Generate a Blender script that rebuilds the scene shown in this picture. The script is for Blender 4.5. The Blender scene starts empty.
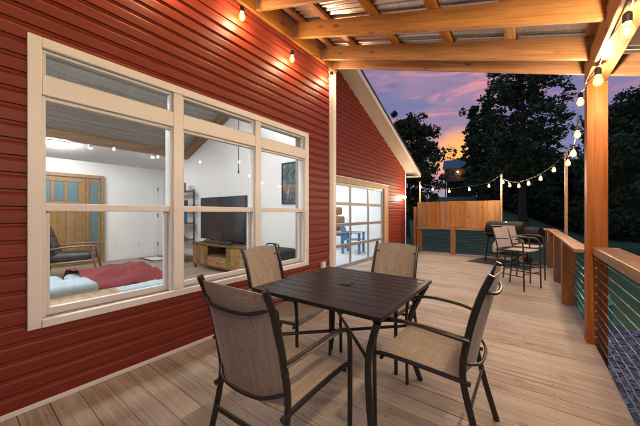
import bpy, bmesh, math, random
from mathutils import Vector, Matrix, Quaternion
import numpy as np

random.seed(7)
rad = math.radians
scene = bpy.context.scene
C = scene.collection

# ------------------------------------------------------------------ camera
cam_data = bpy.data.cameras.new('camera')
cam = bpy.data.objects.new('camera', cam_data)
C.objects.link(cam)
cam.location = (0, 0, 1.21)
cam.rotation_euler = (rad(90), 0, math.atan(208 / 278))
cam_data.sensor_width = 36
cam_data.lens = 278 / 640 * 36
cam_data.clip_start = 0.02
cam_data.clip_end = 2000
scene.camera = cam

# ------------------------------------------------------------------ view / render
scene.view_settings.view_transform = 'Standard'
scene.view_settings.look = 'None'
scene.view_settings.gamma = 1
scene.view_settings.exposure = 0.95
scene.render.engine = 'CYCLES'
cy = scene.cycles
cy.use_denoising = True
try:
    cy.denoiser = 'OPENIMAGEDENOISE'
except Exception:
    pass
cy.max_bounces = 5
cy.diffuse_bounces = 2
cy.glossy_bounces = 2
cy.transmission_bounces = 4
cy.transparent_max_bounces = 10
cy.use_adaptive_sampling = True
cy.adaptive_threshold = 0.02
cy.caustics_reflective = False
cy.caustics_refractive = False
cy.sample_clamp_indirect = 4.0
cy.sample_clamp_direct = 0.0

SUN_AZ = rad(-11.0)          # sunset direction, measured from +Y towards +X
# ------------------------------------------------------------------ world: dusk sky
world = bpy.data.worlds.new('World')
scene.world = world
world.use_nodes = True
nt = world.node_tree
nt.nodes.clear()


def N(tree, kind, **kw):
    n = tree.nodes.new(kind)
    for k, v in kw.items():
        setattr(n, k, v)
    return n


def ramp(tree, stops, interp='LINEAR'):
    r = tree.nodes.new('ShaderNodeValToRGB')
    r.color_ramp.interpolation = interp
    el = r.color_ramp.elements
    while len(el) < len(stops):
        el.new(0.5)
    for e, (p, c) in zip(el, stops):
        e.position = p
        e.color = (*c, 1) if len(c) == 3 else c
    return r


def mixc(tree, fac, a, b, blend='MIX'):
    m = tree.nodes.new('ShaderNodeMix')
    m.data_type = 'RGBA'
    m.blend_type = blend
    for sock, v in ((m.inputs[0], fac), (m.inputs[6], a), (m.inputs[7], b)):
        if hasattr(v, 'links') or hasattr(v, 'is_linked'):
            tree.links.new(v, sock)
        elif isinstance(v, (int, float)):
            sock.default_value = v if sock.type == 'VALUE' else (v, v, v, 1)
        else:
            sock.default_value = (*v, 1)
    return m.outputs[2]


def mth(tree, op, a, b=None, clamp=False):
    m = tree.nodes.new('ShaderNodeMath')
    m.operation = op
    m.use_clamp = clamp
    for sock, v in ((m.inputs[0], a), (m.inputs[1], b)):
        if v is None:
            continue
        if hasattr(v, 'is_linked'):
            tree.links.new(v, sock)
        else:
            sock.default_value = v
    return m.outputs[0]


tc = N(nt, 'ShaderNodeTexCoord')
sep = N(nt, 'ShaderNodeSeparateXYZ')
nt.links.new(tc.outputs['Generated'], sep.inputs[0])
sky = N(nt, 'ShaderNodeTexSky')
sky.sky_type = 'NISHITA'
sky.sun_disc = False
sky.sun_elevation = rad(0.6)
sky.sun_rotation = SUN_AZ
sky.air_density = 1.0
sky.dust_density = 1.0
sky.ozone_density = 3.0
nish = mixc(nt, 1.0, sky.outputs[0], (0.10, 0.10, 0.10), 'MULTIPLY')
# dusk colours by elevation
grad = ramp(nt, [(0.0, (0.20, 0.215, 0.38)), (0.20, (0.18, 0.185, 0.345)), (0.42, (0.150, 0.155, 0.305)), (1.0, (0.14, 0.145, 0.29))])
nt.links.new(sep.outputs[2], grad.inputs[0])
# closeness to the sunset
dotn = N(nt, 'ShaderNodeVectorMath', operation='DOT_PRODUCT')
nt.links.new(tc.outputs['Generated'], dotn.inputs[0])
el0 = rad(17.5)
az0 = rad(-9.5)
dotn.inputs[1].default_value = (math.sin(az0) * math.cos(el0), math.cos(az0) * math.cos(el0), math.sin(el0))
glow = ramp(nt, [(0.0, (0, 0, 0)), (0.86, (0.0, 0.0, 0.0)), (0.955, (0.35, 0.35, 0.35)), (0.993, (1, 1, 1))], 'EASE')
nt.links.new(dotn.outputs['Value'], glow.inputs[0])
tight = ramp(nt, [(0.0, (0, 0, 0)), (0.9970, (0.0, 0.0, 0.0)), (0.9996, (1, 1, 1))], 'EASE')
dot2 = N(nt, 'ShaderNodeVectorMath', operation='DOT_PRODUCT')
nt.links.new(tc.outputs['Generated'], dot2.inputs[0])
e2, a2 = rad(10.8), rad(-10.3)
dot2.inputs[1].default_value = (math.sin(a2) * math.cos(e2), math.cos(a2) * math.cos(e2), math.sin(e2))
nt.links.new(dot2.outputs['Value'], tight.inputs[0])
# cloud banks: direction projected on a plane overhead, stretched
mp = N(nt, 'ShaderNodeMapping')
mp.inputs['Scale'].default_value = (2.3, 2.3, 9.0)
mp.inputs['Rotation'].default_value = (rad(8), rad(-14), 0)
mp.inputs['Location'].default_value = (3.1, 0.6, 0.55)
nt.links.new(tc.outputs['Generated'], mp.inputs['Vector'])
n1 = N(nt, 'ShaderNodeTexNoise')
n1.inputs['Scale'].default_value = 1.5
n1.inputs['Detail'].default_value = 7
n1.inputs['Roughness'].default_value = 0.52
n1.inputs['Distortion'].default_value = 0.5
nt.links.new(mp.outputs[0], n1.inputs['Vector'])
cl = ramp(nt, [(0.0, (0, 0, 0)), (0.44, (0, 0, 0)), (0.62, (1, 1, 1))], 'EASE')
nt.links.new(n1.outputs['Fac'], cl.inputs[0])
n2 = N(nt, 'ShaderNodeTexNoise')
n2.inputs['Scale'].default_value = 1.9
n2.inputs['Distortion'].default_value = 0.7
n2.inputs['Detail'].default_value = 6
n2.inputs['Roughness'].default_value = 0.55
mpb = N(nt, 'ShaderNodeMapping')
mpb.inputs['Scale'].default_value = (2.6, 2.6, 13.0)
mpb.inputs['Rotation'].default_value = (rad(-6), rad(-12), 0)
mpb.inputs['Location'].default_value = (1.3, 4.2, 2.15)
nt.links.new(tc.outputs['Generated'], mpb.inputs['Vector'])
nt.links.new(mpb.outputs[0], n2.inputs['Vector'])
cl2 = ramp(nt, [(0.0, (0, 0, 0)), (0.5, (0, 0, 0)), (0.66, (1, 1, 1))], 'EASE')
nt.links.new(n2.outputs['Fac'], cl2.inputs[0])
base = mixc(nt, 0.20, grad.outputs[0], nish)
cloud_cool = mixc(nt, glow.outputs[0], (0.15, 0.14, 0.25), (0.27, 0.17, 0.26))
c1 = mixc(nt, mth(nt, 'MULTIPLY', cl.outputs[0], 0.85), base, cloud_cool)
warmth = mth(nt, 'MULTIPLY', cl2.outputs[0], glow.outputs[0])
c2 = mixc(nt, mth(nt, 'MULTIPLY', warmth, 0.62), c1, (0.70, 0.25, 0.25))
c3 = mixc(nt, mth(nt, 'MULTIPLY', tight.outputs[0], 0.9), c2, (1.0, 0.42, 0.08))
bg = N(nt, 'ShaderNodeBackground')
bg.inputs['Strength'].default_value = 0.74
nt.links.new(c3, bg.inputs['Color'])
outw = N(nt, 'ShaderNodeOutputWorld')
nt.links.new(bg.outputs[0], outw.inputs[0])

# the sun, almost set behind the wood
sun_d = bpy.data.lights.new('sun', 'SUN')
sun_d.energy = 0.04
sun_d.angle = rad(6)
sun_d.color = (1, 0.55, 0.3)
sun = bpy.data.objects.new('sun', sun_d)
C.objects.link(sun)
d_ = Vector((math.sin(SUN_AZ) * math.cos(rad(3)), math.cos(SUN_AZ) * math.cos(rad(3)), math.sin(rad(3))))
sun.rotation_euler = (-d_).to_track_quat('-Z', 'Y').to_euler()

BULB = 2200.0       # emission of one string bulb
ROOM = 5.4         # scale of the room lamps and added fill lamps

# ------------------------------------------------------------------ materials
MATS = {}


def new_mat(name):
    m = bpy.data.materials.new(name)
    m.use_nodes = True
    t = m.node_tree
    b = t.nodes['Principled BSDF']
    MATS[name] = m
    return m, t, b


def plain(name, col, rough=0.5, metal=0.0, noise=0.0, nscale=20, bump=0.0, bscale=80, coat=0.0, spec=0.5, rnd=0.0):
    m, t, b = new_mat(name)
    b.inputs['Roughness'].default_value = rough
    b.inputs['Metallic'].default_value = metal
    b.inputs['Coat Weight'].default_value = coat
    b.inputs['Specular IOR Level'].default_value = spec
    b.inputs['Base Color'].default_value = (*col, 1)
    co = N(t, 'ShaderNodeTexCoord')
    if noise or rnd:
        src = None
        c_out = None
        if noise:
            n = N(t, 'ShaderNodeTexNoise')
            n.inputs['Scale'].default_value = nscale
            n.inputs['Detail'].default_value = 5
            t.links.new(co.outputs['Object'], n.inputs['Vector'])
            lo = tuple(max(0, c * (1 - noise)) for c in col)
            hi = tuple(min(1, c * (1 + noise)) for c in col)
            r = ramp(t, [(0.3, lo), (0.7, hi)])
            t.links.new(n.outputs['Fac'], r.inputs[0])
            c_out = r.outputs[0]
        if rnd:
            oi = N(t, 'ShaderNodeObjectInfo')
            v = mth(t, 'ADD', mth(t, 'MULTIPLY', oi.outputs['Random'], 2 * rnd), 1 - rnd)
            hs = N(t, 'ShaderNodeHueSaturation')
            t.links.new(v, hs.inputs['Value'])
            if c_out is None:
                hs.inputs['Color'].default_value = (*col, 1)
            else:
                t.links.new(c_out, hs.inputs['Color'])
            c_out = hs.outputs[0]
        t.links.new(c_out, b.inputs['Base Color'])
    if bump:
        n = N(t, 'ShaderNodeTexNoise')
        n.inputs['Scale'].default_value = bscale
        n.inputs['Detail'].default_value = 4
        t.links.new(co.outputs['Object'], n.inputs['Vector'])
        bp = N(t, 'ShaderNodeBump')
        bp.inputs['Strength'].default_value = bump
        bp.inputs['Distance'].default_value = 0.01
        t.links.new(n.outputs['Fac'], bp.inputs['Height'])
        t.links.new(bp.outputs[0], b.inputs['Normal'])
    return m


def wood(name, dark, light, rough=0.6, grain=(1.1, 16, 16), knots=True, rnd=0.16, bump=0.25, dirt=None, hue=0.012, spec=0.4, figure=0.0, fine=0.74):
    """long grain along the piece's own X axis"""
    m, t, b = new_mat(name)
    co = N(t, 'ShaderNodeTexCoord')
    oi = N(t, 'ShaderNodeObjectInfo')
    off = N(t, 'ShaderNodeVectorMath', operation='SCALE')
    cmb = N(t, 'ShaderNodeCombineXYZ')
    for i in range(3):
        t.links.new(oi.outputs['Random'], cmb.inputs[i])
    t.links.new(cmb.outputs[0], off.inputs[0])
    off.inputs['Scale'].default_value = 37.0
    add = N(t, 'ShaderNodeVectorMath', operation='ADD')
    t.links.new(co.outputs['Object'], add.inputs[0])
    t.links.new(off.outputs[0], add.inputs[1])
    mp = N(t, 'ShaderNodeMapping')
    mp.inputs['Scale'].default_value = grain
    t.links.new(add.outputs[0], mp.inputs['Vector'])
    n = N(t, 'ShaderNodeTexNoise')
    n.inputs['Scale'].default_value = 1.6
    n.inputs['Detail'].default_value = 6
    n.inputs['Roughness'].default_value = 0.6
    n.inputs['Distortion'].default_value = 0.9
    t.links.new(mp.outputs[0], n.inputs['Vector'])
    mid = tuple((a + c) / 2 for a, c in zip(dark, light))
    r = ramp(t, [(0.28, dark), (0.5, mid), (0.72, light)])
    t.links.new(n.outputs['Fac'], r.inputs[0])
    col = r.outputs[0]
    # fine grain streaks
    mp2 = N(t, 'ShaderNodeMapping')
    mp2.inputs['Scale'].default_value = (grain[0] * 2.2, grain[1] * 6, grain[2] * 6)
    t.links.new(add.outputs[0], mp2.inputs['Vector'])
    nf = N(t, 'ShaderNodeTexNoise')
    nf.inputs['Scale'].default_value = 1.5
    nf.inputs['Detail'].default_value = 3
    t.links.new(mp2.outputs[0], nf.inputs['Vector'])
    rf = ramp(t, [(0.3, (fine, fine * .97, fine * .94)), (0.62, (1, 1, 1))])
    t.links.new(nf.outputs['Fac'], rf.inputs[0])
    col = mixc(t, 1.0, col, rf.outputs[0], 'MULTIPLY')
    if figure:                                     # cathedral growth rings
        wv = N(t, 'ShaderNodeTexWave')
        wv.wave_type = 'RINGS'
        wv.rings_direction = 'X'
        mpw = N(t, 'ShaderNodeMapping')
        mpw.inputs['Scale'].default_value = (0.30, 17.0, 17.0)
        t.links.new(add.outputs[0], mpw.inputs['Vector'])
        t.links.new(mpw.outputs[0], wv.inputs['Vector'])
        wv.inputs['Scale'].default_value = 1.1
        wv.inputs['Distortion'].default_value = 3.2
        wv.inputs['Detail'].default_value = 3
        wv.inputs['Detail Scale'].default_value = 0.9
        rw = ramp(t, [(0.15, (1 - figure, 1 - figure * 1.1, 1 - figure * 1.2)), (0.55, (1, 1, 1))])
        t.links.new(wv.outputs['Fac'], rw.inputs[0])
        col = mixc(t, 1.0, col, rw.outputs[0], 'MULTIPLY')
    if knots:
        vo = N(t, 'ShaderNodeTexVoronoi')
        mp3 = N(t, 'ShaderNodeMapping')
        mp3.inputs['Scale'].default_value = (2.6, 6.5, 6.5)
        t.links.new(add.outputs[0], mp3.inputs['Vector'])
        vo.inputs['Scale'].default_value = 1.0
        t.links.new(mp3.outputs[0], vo.inputs['Vector'])
        rk = ramp(t, [(0.0, (1, 1, 1)), (0.08, (0.95, 0.95, 0.95)), (0.155, (0, 0, 0))])
        t.links.new(vo.outputs['Distance'], rk.inputs[0])
        col = mixc(t, mth(t, 'MULTIPLY', rk.outputs[0], 0.75), col, tuple(c * 0.32 for c in dark))
    if dirt:
        nd = N(t, 'ShaderNodeTexNoise')
        nd.inputs['Scale'].default_value = 1.7
        nd.inputs['Detail'].default_value = 5
        nd.inputs['Roughness'].default_value = 0.6
        ge = N(t, 'ShaderNodeNewGeometry')
        t.links.new(ge.outputs['Position'], nd.inputs['Vector'])
        rd = ramp(t, [(0.38, (0, 0, 0)), (0.66, (1, 1, 1))])
        t.links.new(nd.outputs['Fac'], rd.inputs[0])
        col = mixc(t, mth(t, 'MULTIPLY', rd.outputs[0], dirt[1]), col, dirt[0])
    hs = N(t, 'ShaderNodeHueSaturation')
    v = mth(t, 'ADD', mth(t, 'MULTIPLY', oi.outputs['Random'], 2 * rnd), 1 - rnd)
    t.links.new(v, hs.inputs['Value'])
    r7 = mth(t, 'FRACT', mth(t, 'MULTIPLY', oi.outputs['Random'], 7.31))
    t.links.new(mth(t, 'ADD', mth(t, 'MULTIPLY', r7, 2 * hue), 0.5 - hue), hs.inputs['Hue'])
    r3 = mth(t, 'FRACT', mth(t, 'MULTIPLY', oi.outputs['Random'], 13.7))
    t.links.new(mth(t, 'ADD', mth(t, 'MULTIPLY', r3, 0.3), 0.85), hs.inputs['Saturation'])
    t.links.new(col, hs.inputs['Color'])
    t.links.new(hs.outputs[0], b.inputs['Base Color'])
    rr = ramp(t, [(0.3, (rough + 0.1,) * 3), (0.7, (rough - 0.1,) * 3)])
    t.links.new(n.outputs['Fac'], rr.inputs[0])
    t.links.new(rr.outputs[0], b.inputs['Roughness'])
    b.inputs['Specular IOR Level'].default_value = spec
    bp = N(t, 'ShaderNodeBump')
    bp.inputs['Strength'].default_value = bump
    bp.inputs['Distance'].default_value = 0.004
    t.links.new(nf.outputs['Fac'], bp.inputs['Height'])
    t.links.new(bp.outputs[0], b.inputs['Normal'])
    return m


def emit(name, col, strength):
    m, t, b = new_mat(name)
    b.inputs['Base Color'].default_value = (*col, 1)
    b.inputs['Emission Color'].default_value = (*col, 1)
    b.inputs['Emission Strength'].default_value = strength
    return m


def glass_pane(name, tint=(0.96, 0.98, 0.98), ior=1.5):
    m, t, b = new_mat(name)
    t.nodes.remove(b)
    tr = N(t, 'ShaderNodeBsdfTransparent')
    tr.inputs[0].default_value = (*tint, 1)
    gl = N(t, 'ShaderNodeBsdfGlossy')
    gl.inputs['Roughness'].default_value = 0.004
    lw = N(t, 'ShaderNodeLayerWeight')           # Schlick reflectance of one glass face
    lw.inputs['Blend'].default_value = 0.5
    fr = mth(t, 'ADD', mth(t, 'MULTIPLY', mth(t, 'POWER', lw.outputs['Facing'], 5.0), 0.96), 0.04)
    mx = N(t, 'ShaderNodeMixShader')
    t.links.new(fr, mx.inputs[0])
    t.links.new(tr.outputs[0], mx.inputs[1])
    t.links.new(gl.outputs[0], mx.inputs[2])
    t.links.new(mx.outputs[0], t.nodes['Material Output'].inputs['Surface'])
    return m


def fabric(name, c1, c2, scale=260, rough=0.85, bump=0.3, sheen=0.12):
    """woven sling: two crossed thread directions"""
    m, t, b = new_mat(name)
    co = N(t, 'ShaderNodeTexCoord')
    outs = []
    for sc in ((scale, 6, 6), (6, scale, scale)):
        mp = N(t, 'ShaderNodeMapping')
        mp.inputs['Scale'].default_value = sc
        t.links.new(co.outputs['Object'], mp.inputs['Vector'])
        n = N(t, 'ShaderNodeTexNoise')
        n.inputs['Scale'].default_value = 1
        n.inputs['Detail'].default_value = 2
        t.links.new(mp.outputs[0], n.inputs['Vector'])
        outs.append(n.outputs['Fac'])
    s = mth(t, 'MULTIPLY', mth(t, 'ADD', outs[0], outs[1]), 0.5)
    r = ramp(t, [(0.36, c1), (0.64, c2)])
    t.links.new(s, r.inputs[0])
    t.links.new(r.outputs[0], b.inputs['Base Color'])
    b.inputs['Roughness'].default_value = rough
    b.inputs['Sheen Weight'].default_value = sheen
    bp = N(t, 'ShaderNodeBump')
    bp.inputs['Strength'].default_value = bump
    bp.inputs['Distance'].default_value = 0.002
    t.links.new(s, bp.inputs['Height'])
    t.links.new(bp.outputs[0], b.inputs['Normal'])
    return m


def siding_mat(name, col):
    m, t, b = new_mat(name)
    co = N(t, 'ShaderNodeTexCoord')
    oi = N(t, 'ShaderNodeObjectInfo')
    mp = N(t, 'ShaderNodeMapping')
    mp.inputs['Scale'].default_value = (60, 2.2, 70)
    t.links.new(co.outputs['Object'], mp.inputs['Vector'])
    n = N(t, 'ShaderNodeTexNoise')
    n.inputs['Scale'].default_value = 1
    n.inputs['Detail'].default_value = 4
    n.inputs['Distortion'].default_value = 0.6
    t.links.new(mp.outputs[0], n.inputs['Vector'])
    r = ramp(t, [(0.3, tuple(c * 0.86 for c in col)), (0.7, tuple(c * 1.1 for c in col))])
    t.links.new(n.outputs['Fac'], r.inputs[0])
    hs = N(t, 'ShaderNodeHueSaturation')
    t.links.new(mth(t, 'ADD', mth(t, 'MULTIPLY', oi.outputs['Random'], 0.10), 0.95), hs.inputs['Value'])
    t.links.new(r.outputs[0], hs.inputs['Color'])
    t.links.new(hs.outputs[0], b.inputs['Base Color'])
    b.inputs['Roughness'].default_value = 0.54
    b.inputs['Specular IOR Level'].default_value = 0.4
    bp = N(t, 'ShaderNodeBump')
    bp.inputs['Strength'].default_value = 0.14
    bp.inputs['Distance'].default_value = 0.002
    t.links.new(n.outputs['Fac'], bp.inputs['Height'])
    mw = N(t, 'ShaderNodeMapping')                 # slight oil-canning along the courses
    mw.inputs['Scale'].default_value = (4, 1.6, 9)
    ge = N(t, 'ShaderNodeNewGeometry')
    t.links.new(ge.outputs['Position'], mw.inputs['Vector'])
    nw_ = N(t, 'ShaderNodeTexNoise')
    nw_.inputs['Scale'].default_value = 1.3
    nw_.inputs['Detail'].default_value = 2
    t.links.new(mw.outputs[0], nw_.inputs['Vector'])
    b2 = N(t, 'ShaderNodeBump')
    b2.inputs['Strength'].default_value = 0.35
    b2.inputs['Distance'].default_value = 0.02
    t.links.new(nw_.outputs['Fac'], b2.inputs['Height'])
    t.links.new(bp.outputs[0], b2.inputs['Normal'])
    t.links.new(b2.outputs[0], b.inputs['Normal'])
    return m


siding_mat('siding', (0.205, 0.028, 0.012))
plain('trim', (0.84, 0.82, 0.80), 0.42, noise=0.04, nscale=3)
plain('vinyl', (0.84, 0.82, 0.80), 0.35)
plain('sash', (0.72, 0.72, 0.72), 0.35)
plain('soffit', (0.62, 0.55, 0.47), 0.5, noise=0.03, nscale=4)
plain('sheathing', (0.30, 0.25, 0.20), 0.8, noise=0.1)
plain('shingle', (0.06, 0.055, 0.05), 0.9, noise=0.3, nscale=30, bump=0.4)
glass_pane('glass')
wood('deck_wood', (0.32, 0.245, 0.18), (0.56, 0.465, 0.375), rough=0.55, grain=(0.8, 13, 13), rnd=0.13, dirt=((0.47, 0.42, 0.38), 0.55), bump=0.35, figure=0.16, fine=0.68)
wood('cedar', (0.31, 0.130, 0.039), (0.54, 0.265, 0.095), rough=0.6, rnd=0.10, bump=0.2, hue=0.005)
wood('post_wood', (0.27, 0.108, 0.033), (0.42, 0.195, 0.072), rough=0.62, rnd=0.06, bump=0.2, grain=(0.7, 11, 11))
wood('cap_wood', (0.26, 0.125, 0.055), (0.44, 0.24, 0.12), rough=0.5, rnd=0.08, bump=0.25)
wood('pole_wood', (0.42, 0.26, 0.13), (0.60, 0.42, 0.24), rough=0.6, knots=False, rnd=0.05)
wood('door_frame_wood', (0.46, 0.29, 0.14), (0.66, 0.46, 0.26), rough=0.6, knots=False, rnd=0.05)
plain('galvanized', (0.70, 0.71, 0.72), 0.30, metal=0.95, noise=0.14, nscale=30)
plain('steel', (0.62, 0.62, 0.62), 0.3, metal=1.0)
plain('cable', (0.22, 0.225, 0.23), 0.45, metal=1.0)
plain('bronze', (0.014, 0.012, 0.0115), 0.38, metal=0.0, noise=0.2, nscale=60, spec=0.6)
plain('table_top', (0.014, 0.0155, 0.022), 0.34, noise=0.2, nscale=25, spec=0.32)
fabric('sling', (0.25, 0.205, 0.162), (0.45, 0.39, 0.325))
fabric('sling_pale', (0.34, 0.27, 0.25), (0.48, 0.40, 0.37))
plain('cord', (0.012, 0.011, 0.010), 0.5)
emit('filament', (1.0, 0.77, 0.54), BULB)
emit('filament_dim', (1.0, 0.72, 0.45), BULB * 0.62)
emit('filament_strong', (1.0, 0.79, 0.57), BULB * 1.4)


def bulb_glass():
    m, t, b = new_mat('bulb')
    t.nodes.remove(b)
    tr = N(t, 'ShaderNodeBsdfTransparent')
    tr.inputs[0].default_value = (1.0, 0.93, 0.82, 1)
    em = N(t, 'ShaderNodeEmission')
    em.inputs[0].default_value = (1.0, 0.52, 0.13, 1)
    em.inputs[1].default_value = 3.2
    mx = N(t, 'ShaderNodeMixShader')
    mx.inputs[0].default_value = 0.28
    t.links.new(tr.outputs[0], mx.inputs[1])
    t.links.new(em.outputs[0], mx.inputs[2])
    t.links.new(mx.outputs[0], t.nodes['Material Output'].inputs['Surface'])


bulb_glass()
emit('bulb_white', (1.0, 0.93, 0.82), 170)
plain('white_paint', (0.80, 0.80, 0.80), 0.6, noise=0.015, nscale=2)
plain('ceiling_white', (0.78, 0.78, 0.78), 0.7)
wood('ceiling_plank', (0.27, 0.265, 0.25), (0.45, 0.45, 0.43), rough=0.6, grain=(0.6, 9, 9), knots=False, rnd=0.10)
wood('room_floor', (0.24, 0.18, 0.13), (0.38, 0.30, 0.23), rough=0.4, grain=(0.6, 9, 9), knots=False, rnd=0.12)
wood('oak', (0.20, 0.115, 0.045), (0.35, 0.215, 0.10), rough=0.45, grain=(0.9, 9, 9), knots=False, rnd=0.08)
wood('walnut', (0.13, 0.058, 0.028), (0.25, 0.125, 0.06), rough=0.4, knots=False, rnd=0.04)
wood('acacia', (0.10, 0.042, 0.015), (0.31, 0.165, 0.068), rough=0.45, grain=(1.4, 10, 10), rnd=0.5, hue=0.02)
plain('leather', (0.020, 0.021, 0.024), 0.36, noise=0.2, nscale=12, bump=0.15, bscale=120)
fabric('sofa_fabric', (0.22, 0.30, 0.35), (0.32, 0.41, 0.46), scale=150)
fabric('red_blanket', (0.075, 0.0015, 0.004), (0.15, 0.003, 0.008), scale=120, sheen=0.0)
plain('black_plastic', (0.014, 0.014, 0.015), 0.35)
plain('door_glass', (0.10, 0.17, 0.19), 0.08)  # opaque panes; the dusk sky outside is painted into their teal
plain('aluminium', (0.36, 0.34, 0.33), 0.4, metal=0.3)
plain('screen', (0.022, 0.024, 0.028), 0.12)
plain('black_metal', (0.02, 0.02, 0.02), 0.45, spec=0.5)
plain('grill_black', (0.010, 0.009, 0.009), 0.7, spec=0.2, noise=0.3, nscale=18)
plain('grill_grey', (0.018, 0.016, 0.017), 0.75, spec=0.2, noise=0.15, nscale=14)
plain('white_plastic', (0.72, 0.72, 0.70), 0.4)
plain('rubber', (0.02, 0.02, 0.022), 0.8, noise=0.2, nscale=60)
plain('blue_plastic', (0.03, 0.14, 0.30), 0.45)
plain('teal_plastic', (0.05, 0.30, 0.28), 0.5)
plain('brown_fabric', (0.16, 0.09, 0.045), 0.85, noise=0.2, nscale=30)
plain('pale_floor', (0.50, 0.56, 0.60), 0.3, noise=0.06, nscale=4)
emit('room_lamp', (1.0, 0.97, 0.94), 10 * ROOM)
emit('panel_lamp', (0.97, 0.98, 1.0), 52)
emit('spot_and_fill_lamp', (1.0, 0.97, 0.94), 60 * ROOM)
emit('cabin_lamp', (1.0, 0.62, 0.2), 45)
plain('cabin_wall', (0.085, 0.06, 0.045), 0.8, noise=0.2, nscale=2)
plain('cabin_roof', (0.03, 0.20, 0.24), 0.4, noise=0.1, nscale=1)
plain('cabin_rail', (0.30, 0.25, 0.20), 0.7)
plain('bark', (0.075, 0.058, 0.042), 0.95, noise=0.35, nscale=6, bump=0.6, bscale=14)
plain('outlet_white', (0.75, 0.75, 0.73), 0.4)


def leaf_mat(name, col):
    m, t, b = new_mat(name)
    co = N(t, 'ShaderNodeTexCoord')
    n = N(t, 'ShaderNodeTexNoise')
    n.inputs['Scale'].default_value = 0.9
    n.inputs['Detail'].default_value = 4
    t.links.new(co.outputs['Object'], n.inputs['Vector'])
    oi = N(t, 'ShaderNodeObjectInfo')
    r = ramp(t, [(0.3, tuple(c * 0.6 for c in col)), (0.7, tuple(min(1, c * 1.35) for c in col))])
    t.links.new(n.outputs['Fac'], r.inputs[0])
    hs = N(t, 'ShaderNodeHueSaturation')
    t.links.new(mth(t, 'ADD', mth(t, 'MULTIPLY', oi.outputs['Random'], 0.4), 0.8), hs.inputs['Value'])
    t.links.new(r.outputs[0], hs.inputs['Color'])
    t.links.new(hs.outputs[0], b.inputs['Base Color'])
    b.inputs['Roughness'].default_value = 0.55
    b.inputs['Specular IOR Level'].default_value = 0.3
    return m


leaf_mat('leaf', (0.075, 0.12, 0.05))
leaf_mat('leaf_dark', (0.06, 0.105, 0.05))
leaf_mat('needle', (0.05, 0.095, 0.05))


def grass_mat():
    m, t, b = new_mat('lawn')
    ge = N(t, 'ShaderNodeNewGeometry')
    n = N(t, 'ShaderNodeTexNoise')
    n.inputs['Scale'].default_value = 0.35
    n.inputs['Detail'].default_value = 8
    n.inputs['Roughness'].default_value = 0.7
    t.links.new(ge.outputs['Position'], n.inputs['Vector'])
    r = ramp(t, [(0.3, (0.06, 0.15, 0.06)), (0.55, (0.085, 0.21, 0.085)), (0.75, (0.115, 0.235, 0.10))])
    t.links.new(n.outputs['Fac'], r.inputs[0])
    t.links.new(r.outputs[0], b.inputs['Base Color'])
    b.inputs['Roughness'].default_value = 0.9
    n3 = N(t, 'ShaderNodeTexNoise')
    n3.inputs['Scale'].default_value = 14
    n3.inputs['Detail'].default_value = 6
    t.links.new(ge.outputs['Position'], n3.inputs['Vector'])
    bp = N(t, 'ShaderNodeBump')
    bp.inputs['Strength'].default_value = 0.9
    bp.inputs['Distance'].default_value = 0.12
    t.links.new(n3.outputs['Fac'], bp.inputs['Height'])
    t.links.new(bp.outputs[0], b.inputs['Normal'])


grass_mat()
plain('gravel_stone', (0.19, 0.245, 0.34), 0.8, noise=0.35, nscale=9)
plain('gravel_bed', (0.11, 0.14, 0.185), 0.95, noise=0.4, nscale=25, bump=0.6, bscale=40)


def art_mat():
    m, t, b = new_mat('art_print')
    co = N(t, 'ShaderNodeTexCoord')
    n = N(t, 'ShaderNodeTexNoise')
    n.inputs['Scale'].default_value = 6.5
    n.inputs['Detail'].default_value = 3
    n.inputs['Distortion'].default_value = 1.2
    t.links.new(co.outputs['Object'], n.inputs['Vector'])
    r = ramp(t, [(0.30, (0.006, 0.010, 0.02)), (0.46, (0.02, 0.075, 0.10)), (0.54, (0.12, 0.13, 0.06)), (0.60, (0.30, 0.08, 0.03)), (0.68, (0.32, 0.27, 0.22))])
    t.links.new(n.outputs['Fac'], r.inputs[0])
    t.links.new(r.outputs[0], b.inputs['Base Color'])
    b.inputs['Roughness'].default_value = 0.4


art_mat()


# ------------------------------------------------------------------ helpers
def add_box(bm, a, b, bev=0.0, seg=1, mtx=None):
    a, b = Vector(a), Vector(b)
    r = bmesh.ops.create_cube(bm, size=1.0)
    vs = r['verts']
    d = b - a
    bmesh.ops.scale(bm, vec=(abs(d.x), abs(d.y), abs(d.z)), verts=vs)
    bmesh.ops.translate(bm, vec=(a + b) / 2, verts=vs)
    if bev:
        es = list({e for v in vs for e in v.link_edges})
        rr = bmesh.ops.bevel(bm, geom=es, offset=bev, segments=seg, profile=0.5, affect='EDGES')
        vs = list({v for f in rr['faces'] for v in f.verts} | {v for v in vs if v.is_valid})
    if mtx is not None:
        bmesh.ops.transform(bm, matrix=mtx, verts=vs)
    return vs


def smooth_path(pts, n=6):
    """Catmull-Rom through the points"""
    P = [Vector(p) for p in pts]
    out = []
    for i in range(len(P) - 1):
        p0 = P[max(i - 1, 0)]
        p1, p2 = P[i], P[i + 1]
        p3 = P[min(i + 2, len(P) - 1)]
        for k in range(n):
            t = k / n
            out.append(0.5 * ((2 * p1) + (-p0 + p2) * t + (2 * p0 - 5 * p1 + 4 * p2 - p3) * t * t + (-p0 + 3 * p1 - 3 * p2 + p3) * t ** 3))
    out.append(P[-1])
    return out


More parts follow.
